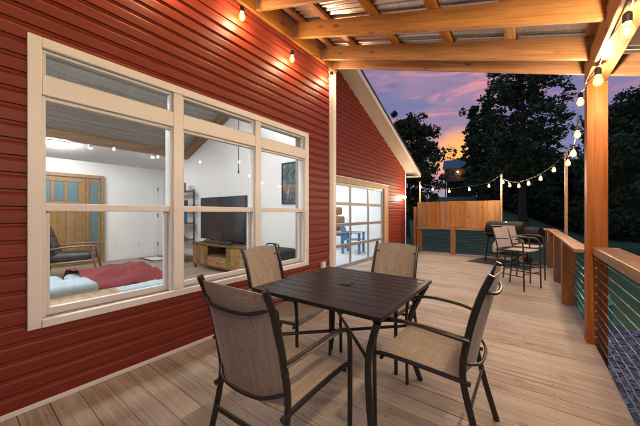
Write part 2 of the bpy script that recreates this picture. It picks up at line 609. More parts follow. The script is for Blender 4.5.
def add_tube(bm, pts, r, n=8, r2=None, up=(0, 0, 1), taper=None):
    """sweep an ellipse (r sideways, r2 along the frame's other axis)"""
    P = [Vector(p) for p in pts]
    r2 = r if r2 is None else r2
    rings = []
    ref = Vector(up)
    prev_u = None
    for i, p in enumerate(P):
        if i == 0:
            t = P[1] - P[0]
        elif i == len(P) - 1:
            t = P[-1] - P[-2]
        else:
            t = (P[i + 1] - P[i]).normalized() + (P[i] - P[i - 1]).normalized()
        t.normalize()
        if prev_u is None:
            u = ref - t * ref.dot(t)
            if u.length < 1e-3:
                u = Vector((1, 0, 0)) - t * t.x
                if u.length < 1e-3:
                    u = Vector((0, 1, 0))
        else:
            u = prev_u - t * prev_u.dot(t)
        u.normalize()
        prev_u = u
        v = t.cross(u)
        k = 1.0 if taper is None else taper[i]
        ring = []
        for j in range(n):
            a = 2 * math.pi * j / n
            ring.append(bm.verts.new(p + (u * math.cos(a) * r2 + v * math.sin(a) * r) * k))
        rings.append(ring)
    for a, b in zip(rings, rings[1:]):
        for j in range(n):
            bm.faces.new((a[j], a[(j + 1) % n], b[(j + 1) % n], b[j]))
    bm.faces.new(rings[0][::-1])
    bm.faces.new(rings[-1])


def add_lathe(bm, prof, n=16, mtx=None):
    """prof: (radius, z) from bottom to top, closed with caps"""
    rings = []
    for r, z in prof:
        ring = []
        for j in range(n):
            a = 2 * math.pi * j / n
            v = Vector((r * math.cos(a), r * math.sin(a), z))
            if mtx is not None:
                v = mtx @ v
            ring.append(bm.verts.new(v))
        rings.append(ring)
    for a, b in zip(rings, rings[1:]):
        for j in range(n):
            bm.faces.new((a[j], a[(j + 1) % n], b[(j + 1) % n], b[j]))
    bm.faces.new(rings[0][::-1])
    bm.faces.new(rings[-1])


def add_prism(bm, poly, depth_vec):
    """extrude a planar polygon (list of points)"""
    d = Vector(depth_vec)
    a = [bm.verts.new(Vector(p)) for p in poly]
    b = [bm.verts.new(Vector(p) + d) for p in poly]
    n = len(a)
    bm.faces.new(a[::-1])
    bm.faces.new(b)
    for i in range(n):
        bm.faces.new((a[i], a[(i + 1) % n], b[(i + 1) % n], b[i]))


def mesh_from(bm, name, smooth=False, angle=40):
    bmesh.ops.recalc_face_normals(bm, faces=bm.faces)
    me = bpy.data.meshes.new(name)
    bm.to_mesh(me)
    bm.free()
    if smooth:
        me.polygons.foreach_set('use_smooth', [True] * len(me.polygons))
        try:
            me.set_sharp_from_angle(angle=rad(angle))
        except Exception:
            pass
    return me


def offset_of(p):
    """world position of an (unrotated) parent's origin"""
    if p is None:
        return Vector((0, 0, 0))
    return offset_of(p.parent) + p.matrix_parent_inverse.translation + p.location


def link(name, me, mat=None, parent=None, world=False):
    o = bpy.data.objects.new(name, me)
    C.objects.link(o)
    if mat and me is not None and len(me.materials) == 0:
        me.materials.append(MATS[mat])
    if parent is not None:
        o.parent = parent
        if world:                                   # mesh is given in world coordinates
            o.matrix_parent_inverse = Matrix.Translation(-offset_of(parent))
    return o


def obj(name, bm, mat, parent=None, smooth=False, world=True, angle=40):
    return link(name, mesh_from(bm, name, smooth, angle), mat, parent, world)


def tag(o, label=None, cat=None, group=None, kind=None):
    for k, v in (('label', label), ('category', cat), ('group', group), ('kind', kind)):
        if v:
            o[k] = v
    return o


def thing(name, label, cat, loc=(0, 0, 0), rz=0, group=None):
    o = bpy.data.objects.new(name, None)
    o.empty_display_size = 0.1
    C.objects.link(o)
    o.location = loc
    o.rotation_euler = (0, 0, rz)
    return tag(o, label, cat, group)


def box_obj(name, a, b, mat, parent=None, bev=0.0, seg=1, smooth=False, world=True):
    bm = bmesh.new()
    add_box(bm, a, b, bev, seg)
    return obj(name, bm, mat, parent, smooth, world)




PLANKS = {}


def plank(name, p0, p1, w, t, mat, parent=None, up=(0, 0, 1), bev=0.003, local=False):
    """a board from p0 to p1: w wide sideways, t thick along up; long axis is local X"""
    p0, p1 = Vector(p0), Vector(p1)
    L = (p1 - p0).length
    key = (round(L, 3), round(w, 4), round(t, 4), mat, bev)
    me = PLANKS.get(key)
    if me is None:
        bm = bmesh.new()
        add_box(bm, (-L / 2, -w / 2, -t / 2), (L / 2, w / 2, t / 2), bev)
        me = mesh_from(bm, name)
        me.materials.append(MATS[mat])
        PLANKS[key] = me
    x = (p1 - p0).normalized()
    z = Vector(up)
    z = (z - x * z.dot(x)).normalized()
    y = z.cross(x)
    M = Matrix((x, y, z)).transposed().to_4x4()
    M.translation = (p0 + p1) / 2
    o = bpy.data.objects.new(name, me)
    C.objects.link(o)
    if parent is not None:
        o.parent = parent
        if not local:
            M = Matrix.Translation(-offset_of(parent)) @ M
    o.matrix_local = M
    return o


def copy_tree(o, parent=None):
    c = o.copy()
    C.objects.link(c)
    c.parent = parent
    for ch in list(o.children):
        copy_tree(ch, c)
    return c


# ================================================================== TERRAIN
def smoothstep(x, a, b):
    t = max(0.0, min(1.0, (x - a) / (b - a)))
    return t * t * (3 - 2 * t)


def ground_z(X, Y):
    w = 1 - 0.92 * smoothstep(X, -4, 6)
    left = smoothstep(X + 0.30 * Y, -6, 3)         # falls away west of the cabin
    rise = smoothstep(Y, 12, 70) * 6.2
    z = -1.35 + rise * w * left
    far = max(0.0, math.hypot(X, Y) - 90)
    z += 0.03 * far * (0.4 + 0.6 * smoothstep(X, -30, 30)) * 0.6
    z += 0.12 * math.sin(X * 0.31 + 1.3) * math.sin(Y * 0.23) * smoothstep(math.hypot(X, Y), 8, 20)
    return z


def axis_vals(lo, hi, fine, coarse, f0, f1):
    v, x = [], lo
    while x < hi:
        v.append(x)
        x += fine if f0 <= x < f1 else coarse
    v.append(hi)
    return v


xs = axis_vals(-400, 400, 1.2, 12, -40, 40)
ys = axis_vals(-200, 600, 1.2, 12, -10, 90)
gv = [(x, y, ground_z(x, y)) for y in ys for x in xs]
nx = len(xs)
gf = [(j * nx + i, j * nx + i + 1, (j + 1) * nx + i + 1, (j + 1) * nx + i) for j in range(len(ys) - 1) for i in range(nx - 1)]
me = bpy.data.meshes.new('lawn')
me.from_pydata(gv, [], gf)
me.polygons.foreach_set('use_smooth', [True] * len(me.polygons))
lawn = tag(link('lawn', me, 'lawn'), 'dark green lawn sloping up to the wood behind the deck', None, None, 'structure')

# gravel bed beside the deck
bm = bmesh.new()
gp = [(0.9, -3.0), (1.9, -3.0), (2.05, 1.5), (2.15, 5.0), (1.9, 8.6), (1.1, 9.2), (0.55, 8.6), (0.5, -3.0)]
add_prism(bm, [(x, y, -1.36) for x, y in gp], (0, 0, 0.05))
gb = tag(obj('gravel_path', bm, 'gravel_bed'), 'pale gravel bed on the ground along the deck edge', None, None, 'structure')
rs = np.random.RandomState(3)
sv, sf = [], []
oct_v = np.array([(1, 0, 0), (0, 1, 0), (-1, 0, 0), (0, -1, 0), (0, 0, 1), (0, 0, -1)], float)
oct_f = [(0, 1, 4), (1, 2, 4), (2, 3, 4), (3, 0, 4), (1, 0, 5), (2, 1, 5), (3, 2, 5), (0, 3, 5)]
for k in range(5200):
    x, y = rs.uniform(0.6, 2.05), rs.uniform(0.5, 8.7)
    s = float(np.clip(rs.lognormal(-3.75, .45), .009, .07))
    a = rs.uniform(0, 6.28)
    R = np.array([[math.cos(a), -math.sin(a), 0], [math.sin(a), math.cos(a), 0], [0, 0, 1]])
    v = (oct_v * (s * rs.uniform(.8, 1.4), s, s * rs.uniform(.5, .8)) + rs.normal(0, s * .12, (6, 3))) @ R.T + (x, y, -1.30 + s * .3)
    b = len(sv)
    sv += v.tolist()
    sf += [tuple(b + i for i in f) for f in oct_f]
me = bpy.data.meshes.new('gravel_stones')
me.from_pydata(sv, [], sf)
tag(link('gravel_stones', me, 'gravel_stone'), 'loose pale gravel stones lying along the deck edge', 'gravel', None, 'stuff')

# ================================================================== DECK
DX1 = 0.50
deck = tag(bpy.data.objects.new('deck', None), 'weathered wooden deck of crosswise boards', None, None, 'structure')
C.objects.link(deck)
deck.location = (-1.0, 3.5, -0.04)
W = 0.1425
y = -1.75
CH0, CH1 = (0.50, 8.05), (-0.12, 8.98)              # chamfered far corner
brng = random.Random(11)
while y < 8.97:
    y1 = y + W - 0.003
    x0 = -2.462 if y1 < 3.62 else -3.27
    x1 = DX1 + brng.uniform(-0.004, 0.004)
    if y1 > CH0[1]:
        t = (y1 - CH0[1]) / (CH1[1] - CH0[1])
        x1 = CH0[0] + (CH1[0] - CH0[0]) * min(t, 1)
    dz = brng.uniform(-0.0012, 0.0012)
    # some runs are two boards butted end to end
    cuts = [x0, x1]
    if brng.random() < 0.35:
        cuts = [x0, brng.choice((-1.63, -1.22, -0.82, -0.41)), x1]
    for a, b in zip(cuts, cuts[1:]):
        plank('deck_board', (a + (0.0015 if a != x0 else 0), (y + y1) / 2, -0.019 + dz), (b - 0.0015, (y + y1) / 2, -0.019 + dz), y1 - y, 0.038, 'deck_wood', deck, bev=0.0022)
    y += W
# deck screws: two per board over each joist
sc_v, sc_f = [], []
yb = -1.75
while yb < 8.9:
    for jx in np.arange(-2.3, 0.4, 0.406):
        for oy in (.03, W - .033):
            cx0, cy0 = jx + brng.uniform(-.006, .006), yb + oy + brng.uniform(-.004, .004)
            b0 = len(sc_v)
            for k in range(6):
                sc_v.append((cx0 + .0042 * math.cos(k * 1.0472), cy0 + .0042 * math.sin(k * 1.0472), .0018))
            sc_f.append(tuple(range(b0, b0 + 6)))
    yb += W
me = bpy.data.meshes.new('deck_screws')
me.from_pydata(sc_v, [], sc_f)
scw = link('deck_screws', me, 'rubber', deck, True)
scw['kind'] = 'stuff'
# frame below: rim joist, joists, posts to the ground
plank('rim_joist', (0.47, -1.75, -0.14), (0.47, 8.05, -0.14), 0.04, 0.19, 'post_wood', deck)
plank('rim_joist', (-3.27, 8.94, -0.14), (-0.10, 8.94, -0.14), 0.04, 0.19, 'post_wood', deck)
plank('rim_joist', (0.47, 8.06, -0.14), (-0.12, 8.93, -0.14), 0.04, 0.19, 'post_wood', deck)
for jx in np.arange(-2.3, 0.4, 0.406):
    plank('joist', (jx, -1.72, -0.135), (jx, 8.9, -0.135), 0.038, 0.185, 'post_wood', deck)
for px_, py_ in ((0.36, -1.5), (0.36, 1.5), (0.36, 4.5), (0.36, 7.6), (-1.5, 8.8), (-3.1, 8.8)):
    plank('deck_post', (px_, py_, -1.5), (px_, py_, -0.232), 0.14, 0.14, 'post_wood', deck, up=(0, 1, 0))

# ================================================================== HOUSE
WX = -2.46        # face of the sheathing, wall with the big window
W2 = -3.27        # set-back wall with the glazed garage door
house = thing('house', 'house clad in red lap siding with white trim', 'house', (-4.5, 3.6, 0))
CO = 0.1016


sjr = random.Random(17)


def siding_course(parent, X, y0, y1, z0, ytop=None, hgt=CO, lapped=False):
    """one Dutch-lap course; profile in X (outward) and Z, long in Y"""
    ytop = y1 if ytop is None else ytop
    prof = [(0.000, 0.0), (0.0215, 0.0), (0.0195, 0.062), (0.0145, 0.074), (0.0045, 0.083), (0.0030, hgt), (0.0, hgt)]
    bm = bmesh.new()
    A, B = [], []
    for px_, pz in prof:
        A.append(bm.verts.new((px_, y0, pz)))
        B.append(bm.verts.new((px_, y1 + (ytop - y1) * pz / hgt, pz)))
    n = len(prof)
    bm.faces.new(A[::-1])
    bm.faces.new(B)
    for i in range(n):
        bm.faces.new((A[i], A[(i + 1) % n], B[(i + 1) % n], B[i]))
    if y1 - y0 > 3.0 and ytop == y1 and not lapped:
        bm.free()
        yj = y0 + sjr.uniform(.25, .75) * (y1 - y0)
        siding_course(parent, X, y0, yj + .025, z0, None, hgt, True)
        return siding_course(parent, X + .0014, yj, y1, z0, None, hgt, True)
    o = obj('siding_course', bm, 'siding', parent, world=False)
    o.location = Vector((X, 0, z0)) - offset_of(parent)
    return o


WY0, WY1, WZ0, WZ1 = 0.287, 2.985, 0.492, 2.310       # outer edge of window trim
Y_A, Y_B = -2.2, 3.50
# wall behind the siding, with an opening for the window
bm = bmesh.new()
for a, b in (((WX - .16, Y_A, 0), (WX, WY0 + .06, 4.6)), ((WX - .16, WY1 - .06, 0), (WX, 3.62, 4.6)),
             ((WX - .16, WY0 + .06, 0), (WX, WY1 - .06, WZ0 + .05)), ((WX - .16, WY0 + .06, WZ1 - .05), (WX, WY1 - .06, 4.6))):
    add_box(bm, a, b)
wall1 = obj('wall', bm, 'sheathing', house)
wall1['label'] = 'long red lap siding wall around the large window'
k = 0
z = 0.034
while z < 4.45:
    zm = z + CO / 2
    if WZ0 + .01 < zm < WZ1 - .01:
        siding_course(wall1, WX, Y_A, WY0 + 0.03, z)
        siding_course(wall1, WX, WY1 - 0.03, Y_B, z)
    else:
        siding_course(wall1, WX, Y_A, Y_B, z)
    z += CO
# white base flashing
box_obj('base_trim', (WX, Y_A, 0.002), (WX + .027, Y_B, 0.034), 'trim', house, 0.002)
# corner boards at the end of this wall
box_obj('corner_board', (WX - .02, 3.502, 0.002), (WX + .030, 3.598, 3.428), 'soffit', house, 0.003)
box_obj('corner_board', (WX - .16, 3.600, 0.002), (WX + .022, 3.690, 3.50), 'trim', house, 0.003)
box_obj('return_wall', (W2 - .1, 3.625, 0), (WX - .162, 3.70, 4.6), 'sheathing', house)

# --- big window: three double-hung units with transoms
win = box_obj('window', (WX + .0, WY0, WZ0), (WX + .034, WY0 + .062, WZ1), 'trim', house, 0.003)
win['label'] = 'large white three-bay window with transoms over double-hung sashes'


def wpart(name, a, b, mat='vinyl', bev=0.003):
    return box_obj(name, a, b, mat, win, bev)


wpart('casing', (WX, WY1 - .062, WZ0), (WX + .034, WY1, WZ1), 'trim')
wpart('casing', (WX, WY0 + .063, WZ1 - .062), (WX + .033, WY1 - .063, WZ1), 'trim')
wpart('sill', (WX, WY0 + .063, WZ0), (WX + .040, WY1 - .063, WZ0 + .050), 'trim')
units = [(0.352, 1.160), (1.240, 2.058), (2.136, 2.923)]
ZB, ZMID0, ZMID1, ZT0, ZT1, ZTOP = WZ0 + .051, 1.222, 1.272, 1.955, 2.075, WZ1 - .063
for a, b in ((1.160, 1.240), (2.058, 2.136)):                      # mullions
    wpart('mullion', (WX - .09, a, ZB), (WX + .024, b, ZTOP), 'vinyl')
for (a, b) in units:
    wpart('transom_bar', (WX - .09, a + .001, ZT0), (WX + .022, b - .001, ZT1), 'vinyl')
    # jamb liners
    wpart('jamb', (WX - .09, a - .004 if a > .4 else a - .001, ZB), (WX + .004, a + .020, ZT0 - .001), 'sash')
    wpart('jamb', (WX - .09, b - .020, ZB), (WX + .004, b + .001, ZT0 - .001), 'sash')
    # transom frame + glass
    for p, q in (((a, ZTOP - .018), (b, ZTOP)), ((a, ZT1), (b, ZT1 + .018)), ((a, ZT1 + .018), (a + .022, ZTOP - .018)), ((b - .022, ZT1 + .018), (b, ZTOP - .018))):
        wpart('transom_frame', (WX - .05, p[0] + .0005, p[1]), (WX - .004, q[0] - .0005, q[1]), 'sash', 0.002)
    wpart('pane', (WX - .034, a + .020, ZT1 + .016), (WX - .028, b - .020, ZTOP - .016), 'glass', 0)
    # upper sash (outer), lower sash (inner)
    wpart('meeting_rail', (WX - .080, a + .020, ZMID0), (WX - .010, b - .020, ZMID1), 'vinyl')
    wpart('sash_rail', (WX - .045, a + .020, ZT0 - .024), (WX - .010, b - .020, ZT0 - .001), 'sash')
    wpart('pane', (WX - .032, a + .019, ZMID1 - .003), (WX - .026, b - .019, ZT0 - .022), 'glass', 0)
    wpart('sash_rail', (WX - .080, a + .020, ZB), (WX - .046, b - .020, ZB + .048), 'sash')
    for p in (a + .020, b - .046):
        wpart('sash_stile', (WX - .080, p, ZB + .049), (WX - .046, p + .026, ZMID0 - .001), 'sash')
    wpart('pane', (WX - .066, a + .044, ZB + .046), (WX - .060, b - .044, ZMID0 + .002), 'glass', 0)

# outlet cover near the corner
ot = box_obj('outlet_cover', (WX + .016, 3.27, 0.36), (WX + .062, 3.36, 0.49), 'outlet_white', house, 0.008, 2, True)
box_obj('socket_plate', (WX + .0625, 3.285, 0.385), (WX + .066, 3.345, 0.465), 'vinyl', ot, 0.001)

# --- set-back wall: rake, soffit, garage door
RS = 0.42


def rake_z(Y):
    return 2.58 + RS * (9.08 - Y)


GY0, GY1, GZ1 = 3.78, 7.36, 1.845
bm = bmesh.new()
add_prism(bm, [(W2, 7.5, 0), (W2, 9.06, 0), (W2, 9.06, rake_z(9.06)), (W2, 7.5, rake_z(7.5))], (-.14, 0, 0))
add_prism(bm, [(W2, 3.705, 1.99), (W2, 7.4995, 1.99), (W2, 7.4995, rake_z(7.4995)), (W2, 5.0, rake_z(5.0)), (W2, 3.705, 4.6)], (-.14, 0, 0))
add_box(bm, (-8.2, 8.93, 0), (W2 - .141, 9.06, 2.5))
add_box(bm, (-7.0, 8.932, -1.6), (W2 - .001, 9.058, -0.001))
wall2 = obj('wall', bm, 'sheathing', house)
wall2['label'] = 'red siding gable wall with the glazed overhead door'
z = 0.034
while z < 4.4:
    zt = z + CO
    y1 = min(9.045, 9.08 - (z - 2.58) / RS)
    yt = min(9.045, 9.08 - (zt - 2.58) / RS)
    y0 = 7.66 if z + CO / 2 < 1.95 else 3.71
    if y1 - y0 > 0.1:
        siding_course(wall2, W2, y0, y1, z, yt)
    z += CO
box_obj('corner_board', (W2 - .02, 9.047, 0.002), (W2 + .026, 9.11, 2.57), 'trim', house, 0.003)
# soffit (under the rake), fascia and roof above
OV = -2.90
ye, ys_ = 9.45, 3.72


def rz_(Y):
    return rake_z(Y)


bm = bmesh.new()
add_prism(bm, [(W2 - .0, ye, rz_(ye)), (OV, ye, rz_(ye)), (OV, ye, rz_(ye) + .016), (W2, ye, rz_(ye) + .016)], (0, ys_ - ye, rz_(ys_) - rz_(ye)))
obj('soffit', bm, 'soffit', house)
bm = bmesh.new()
add_prism(bm, [(OV + .001, ye + .02, rz_(ye) - .02), (OV + .026, ye + .02, rz_(ye) - .02), (OV + .026, ye + .02, rz_(ye) + .085), (OV + .001, ye + .02, rz_(ye) + .085)], (0, ys_ - ye, rz_(ys_) - rz_(ye)))
obj('fascia', bm, 'trim', house)
bm = bmesh.new()
add_prism(bm, [(-8.4, ye + .04, rz_(ye) + .087), (OV + .05, ye + .04, rz_(ye) + .087), (OV + .05, ye + .04, rz_(ye) + .115), (-8.4, ye + .04, rz_(ye) + .115)], (0, ys_ - ye, rz_(ys_) - rz_(ye)))
add_box(bm, (-8.4, -2.6, 4.61), (-2.2, 3.70, 4.70))
obj('roof', bm, 'shingle', house)
box_obj('eave_return', (W2 - .0, 9.112, rz_(ye) - .02), (OV, 9.46, rz_(ye) - .002), 'soffit', house)

# garage door: wood jamb, aluminium grid of panes
gd = box_obj('garage_door', (W2 - .03, 7.372, 0.002), (W2 + .030, 7.50, 1.99), 'door_frame_wood', house, 0.003)
gd['label'] = 'glazed overhead garage door in a plain wood frame'
box_obj('jamb_board', (W2 - .03, 7.502, 0.002), (W2 + .024, 7.655, 1.99), 'door_frame_wood', gd, 0.003)
box_obj('head_board', (W2 - .03, 3.71, 1.875), (W2 + .028, 7.370, 1.988), 'door_frame_wood', gd, 0.003)
box_obj('drip_cap', (W2 + .0, 3.71, 1.9905), (W2 + .045, 7.66, 2.012), 'trim', gd, 0.002)
rows = [0.02, 0.486, 0.952, 1.418, 1.868]
cols = [GY0, 4.675, 5.57, 6.465, GY1]
for i, zr in enumerate(rows):
    hh = 0.042 if 0 < i < 4 else 0.05
    z0 = zr if i == 0 else (zr - hh if i == 4 else zr - hh / 2)
    if 0 < i < 4:
        box_obj('door_rail', (W2 - .045, GY0, z0 - .012), (W2 - .004, GY1, zr - .001), 'aluminium', gd, 0.003)
        box_obj('door_rail', (W2 - .045, GY0, zr + .001), (W2 - .004, GY1, z0 + hh + .012), 'aluminium', gd, 0.003)
    else:
        box_obj('door_rail', (W2 - .045, GY0, z0), (W2 - .004, GY1, z0 + hh), 'aluminium', gd, 0.003)
for i in range(4):
    zl, zh = rows[i] + (0.05 if i == 0 else .033), rows[i + 1] - (0.05 if i == 3 else .033)
    for j, yc in enumerate(cols):
        ya = yc - .025 if 0 < j < 4 else (yc if j == 0 else yc - .05)
        box_obj('door_stile', (W2 - .044, ya, zl + .0005), (W2 - .006, ya + .05, zh - .0005), 'aluminium', gd, 0.002)
    for j in range(4):
        box_obj('pane', (W2 - .028, cols[j] + .024, zl - .004), (W2 - .022, cols[j + 1] - .024, zh + .004), 'glass', gd)

# ================================================================== INTERIOR (seen through the glass)
ZF = 0.08
XI = -7.89
room = tag(bpy.data.objects.new('interior_wall', None), 'white painted walls of the lit living room', None, None, 'structure')
C.objects.link(room)
room.location = (-5, 1, ZF)


def struct_box(name, a, b, mat, parent=None, **kw):
    o = box_obj(name, a, b, mat, parent, **kw)
    if parent is None:
        tag(o, kind='structure')
    return o


struct_box('wall_far', (XI - .1, -2.4, 0), (XI, 3.55, 4.6), 'white_paint', room)
struct_box('wall_tv', (XI, 3.50, 0), (WX - .162, 3.60, 4.6), 'white_paint', room)
struct_box('wall_back', (XI, -2.4, 0), (WX - .162, -2.3, 4.6), 'white_paint', room)
bm = bmesh.new()          # inner lining of the window wall
for a, b in (((WX - .175, -2.3, ZF), (WX - .163, WY0 + .03, 4.3)), ((WX - .175, WY1 - .03, ZF), (WX - .163, 3.5, 4.3)),
             ((WX - .175, WY0 + .03, ZF), (WX - .163, WY1 - .03, WZ0 + .03)), ((WX - .175, WY0 + .03, WZ1 - .03), (WX - .163, WY1 - .03, 4.3))):
    add_box(bm, a, b)
obj('wall_lining', bm, 'white_paint', room)
bm = bmesh.new()
add_box(bm, (XI + .001, 2.24, ZF + .001), (XI + .016, 3.22, ZF + .12), .003)
add_box(bm, (-7.8, 3.484, ZF + .001), (-2.7, 3.499, ZF + .12), .003)
obj('baseboard', bm, 'white_paint', room)
ifl = tag(bpy.data.objects.new('interior_floor', None), 'wood plank floor of the living room', None, None, 'structure')
C.objects.link(ifl)
ifl.location = (-5, 1, ZF)
fx = XI
frng = random.Random(5)
while fx < WX - .18:
    plank('floor_plank', (fx + .09, -2.3, ZF - .01), (fx + .09, 3.5, ZF - .01), .178, .02, 'room_floor', ifl, bev=0.0015)
    fx += .18
struct_box('subfloor', (XI - .1, -2.4, ZF - .12), (WX - .162, 3.6, ZF - .022), 'sheathing')
# vaulted plank ceiling from the beam up to the window wall, low white ceiling beyond
BX, BZ, CS = -6.68, 2.66, 0.39
ceil = tag(bpy.data.objects.new('interior_ceiling', None), 'grey plank vaulted ceiling of the living room', None, None, 'structure')
C.objects.link(ceil)
ceil.location = (-5, 1, 3)
upv = Vector((-CS, 0, 1)).normalized()
dv = Vector((1, 0, CS)).normalized()
q = 0.0
while BX + dv.x * q < WX - .3:
    cpt = Vector((BX, 0, BZ)) + dv * (q + .07) + upv * .012
    plank('ceiling_plank', cpt + Vector((0, -2.3, 0)), cpt + Vector((0, 3.5, 0)), .138, .018, 'ceiling_plank', ceil, up=upv, bev=0.004)
    q += .14
bm = bmesh.new()
p0 = Vector((BX - .1, -2.3, BZ - .039)) + upv * .03
p1 = Vector((WX - .17, -2.3, BZ + CS * (WX - .17 - BX))) + upv * .03
add_prism(bm, [p0, p1, p1 + upv * .05, p0 + upv * .05], (0, 5.8, 0))
obj('ceiling_deck', bm, 'sheathing', ceil)
bm = bmesh.new()
add_prism(bm, [(XI, -2.3, 2.36), (BX - .06, -2.3, 2.58), (BX - .06, -2.3, 2.64), (XI, -2.3, 2.42)], (0, 5.8, 0))
tag(obj('low_ceiling', bm, 'ceiling_white'), None, None, None, 'structure')
bmk = plank('ceiling_beam', (BX, -2.3, BZ - .06), (BX, 3.5, BZ - .06), .12, .16, 'oak', None, bev=.006)
tag(bmk, kind='structure')
# rake trim boards up the tv wall
rb = plank('rake_beam', Vector((BX + .05, 3.44, BZ - .06)), Vector((WX - .3, 3.44, BZ - .06 + CS * (WX - .3 - BX - .05))), .11, .14, 'oak', None, up=upv, bev=.004)
tag(rb, kind='structure')

# entry door with sidelight in the far wall
ed = thing('entry_door', 'oak entry door with glazed top and narrow sidelight inside the room', 'door', (XI + .02, 1.5, ZF))
y0d, y1d = 0.88, 1.83


def dpart(name, a, b, mat='oak', bev=.004):
    return box_obj(name, a, b, mat, ed, bev)


x0, x1 = XI + .002, XI + .05
dpart('casing', (x0, 2.085, ZF), (x1 + .02, 2.16, 2.06))
dpart('casing', (x0, 0.80, ZF), (x1 + .02, 0.875, 2.06))
dpart('casing', (x0, 0.876, 1.985), (x1 + .018, 2.084, 2.06))
dpart('mullion', (x0, y1d, ZF), (x1 + .014, y1d + .05, 1.984))
leaf = dpart('door_leaf', (x0, y0d, ZF + .01), (x1 - .01, y1d - .003, 1.46), 'oak')
for i in range(6):
    ya = y0d + .06 + i * .14
    box_obj('door_plank', (x1 - .011, ya, ZF + .12), (x1 - .002, ya + .134, 1.40), 'oak', leaf, .004)
dpart('top_rail', (x0, y0d, 1.88), (x1 - .01, y1d - .003, 1.98))
for ya, yb in ((y0d, y0d + .07), (1.255, 1.315), (1.465, 1.525), (1.70, 1.827)):
    dpart('stile', (x0, ya, 1.462), (x1 - .012, yb, 1.878))
for ya, yb in ((.952, 1.253), (1.317, 1.463), (1.527, 1.698)):
    dpart('pane', (x0 + .018, ya, 1.464), (x0 + .024, yb, 1.876), 'door_glass', 0)
for ya, yb in ((y1d + .052, y1d + .09), (2.045, 2.083)):
    dpart('sidelight_stile', (x0, ya, ZF + .01), (x1 - .012, yb, 1.98))
dpart('sidelight_rail', (x0, y1d + .091, 1.90), (x1 - .012, 2.044, 1.98))
dpart('sidelight_rail', (x0, y1d + .091, ZF + .01), (x1 - .012, 2.044, .45))
dpart('pane', (x0 + .018, y1d + .091, .452), (x0 + .024, 2.044, 1.898), 'door_glass', 0)
for zh in (.35, 1.05, 1.72):
    dpart('hinge', (x1 - .009, y1d - .01, zh), (x1 + .004, y1d + .002, zh + .10), 'black_metal', .001)

# white door in the far corner
wd = thing('interior_door', 'white panel door with black hinges in the far corner', 'door', (XI + .02, 3.4, ZF))
box_obj('casing', (XI + .002, 3.235, ZF), (XI + .028, 3.325, 2.06), 'white_paint', wd, .003)
box_obj('casing', (XI + .002, 3.326, 1.985), (XI + .027, 3.482, 2.06), 'white_paint', wd, .003)
box_obj('door_leaf', (XI + .002, 3.327, ZF + .01), (XI + .018, 3.481, 1.982), 'white_paint', wd, .003)
for zh in (.35, 1.10, 1.78):
    box_obj('hinge', (XI + .028, 3.315, zh), (XI + .036, 3.337, zh + .10), 'black_metal', wd, .001)
box_obj('light_switch', (XI + .001, 2.86, 0.36), (XI + .007, 2.93, .47), 'white_plastic', room, .001)

# lamps of the room, then added fill lamps
for i, (x, yv, nm) in enumerate(((-7.05, 1.22, 'frosted dome ceiling light above the entry door'),)):
    d = thing('dome_light', nm, 'ceiling light', (x, yv, 2.50))
    bm = bmesh.new()
    add_lathe(bm, [(.17, 0.02), (.18, .04), (.18, .062)], 24)
    obj('base_ring', bm, 'white_plastic', d, True, world=False)
    bm = bmesh.new()
    add_lathe(bm, [(.02, -.075), (.09, -.062), (.14, -.03), (.165, .018)], 24)
    obj('lamp_shade', bm, 'room_lamp', d, True, world=False)
for i, yv in enumerate((1.62, 2.72, 0.4)):
    d = thing('spot_light', ('small spot lamp under the oak beam above the entry door', 'small spot lamp under the oak beam near the white door', 'small spot lamp on the oak beam at the left')[i], 'spot light', (BX, yv, BZ - .142), 0, 'spot lamps on the beam')
    bm = bmesh.new()
    add_lathe(bm, [(.030, -.07), (.034, -.07), (.034, 0.0)], 14)
    obj('lamp_body', bm, 'white_plastic', d, True, world=False)
    bm = bmesh.new()
    add_lathe(bm, [(.028, -.076), (.029, -.0705)], 14)
    obj('bulb', bm, 'spot_and_fill_lamp', d, True, world=False)
for x, yv in ((-5.8, -1.5), (-5.6, -.5), (-4.4, -1.3), (-4.3, -.1), (-3.1, -0.9), (-3.1, .3), (-3.1, 1.5), (-3.1, 2.7)):  # unseen fill lamps, added above the view to brighten the room evenly
    zc = BZ + CS * (x - BX) - .004
    d = thing('fill_light', 'added round fill lamp out of view in the sloped plank ceiling', 'ceiling light', (x, yv, zc), 0, 'added fill lamps in the sloped ceiling')
    d.rotation_euler = (0, -math.atan(CS), 0)
    bm = bmesh.new()
    add_lathe(bm, [(.095, -.012), (.10, 0.0)], 20)
    obj('fill_ring', bm, 'white_plastic', d, True, world=False)
    bm = bmesh.new()
    add_lathe(bm, [(.075, -.016), (.078, -.0125)], 20)
    obj('fill_disc', bm, 'spot_and_fill_lamp', d, True, world=False)

# --- tv stand with patchwork doors
ST = thing('tv_stand', 'patchwork acacia wood media stand under the television', 'tv stand', (-4.75, 3.26, ZF))


def sp(name, a, b, mat='acacia', bev=.004, parent=None):
    return box_obj(name, a, b, mat, parent or ST, bev, world=False)


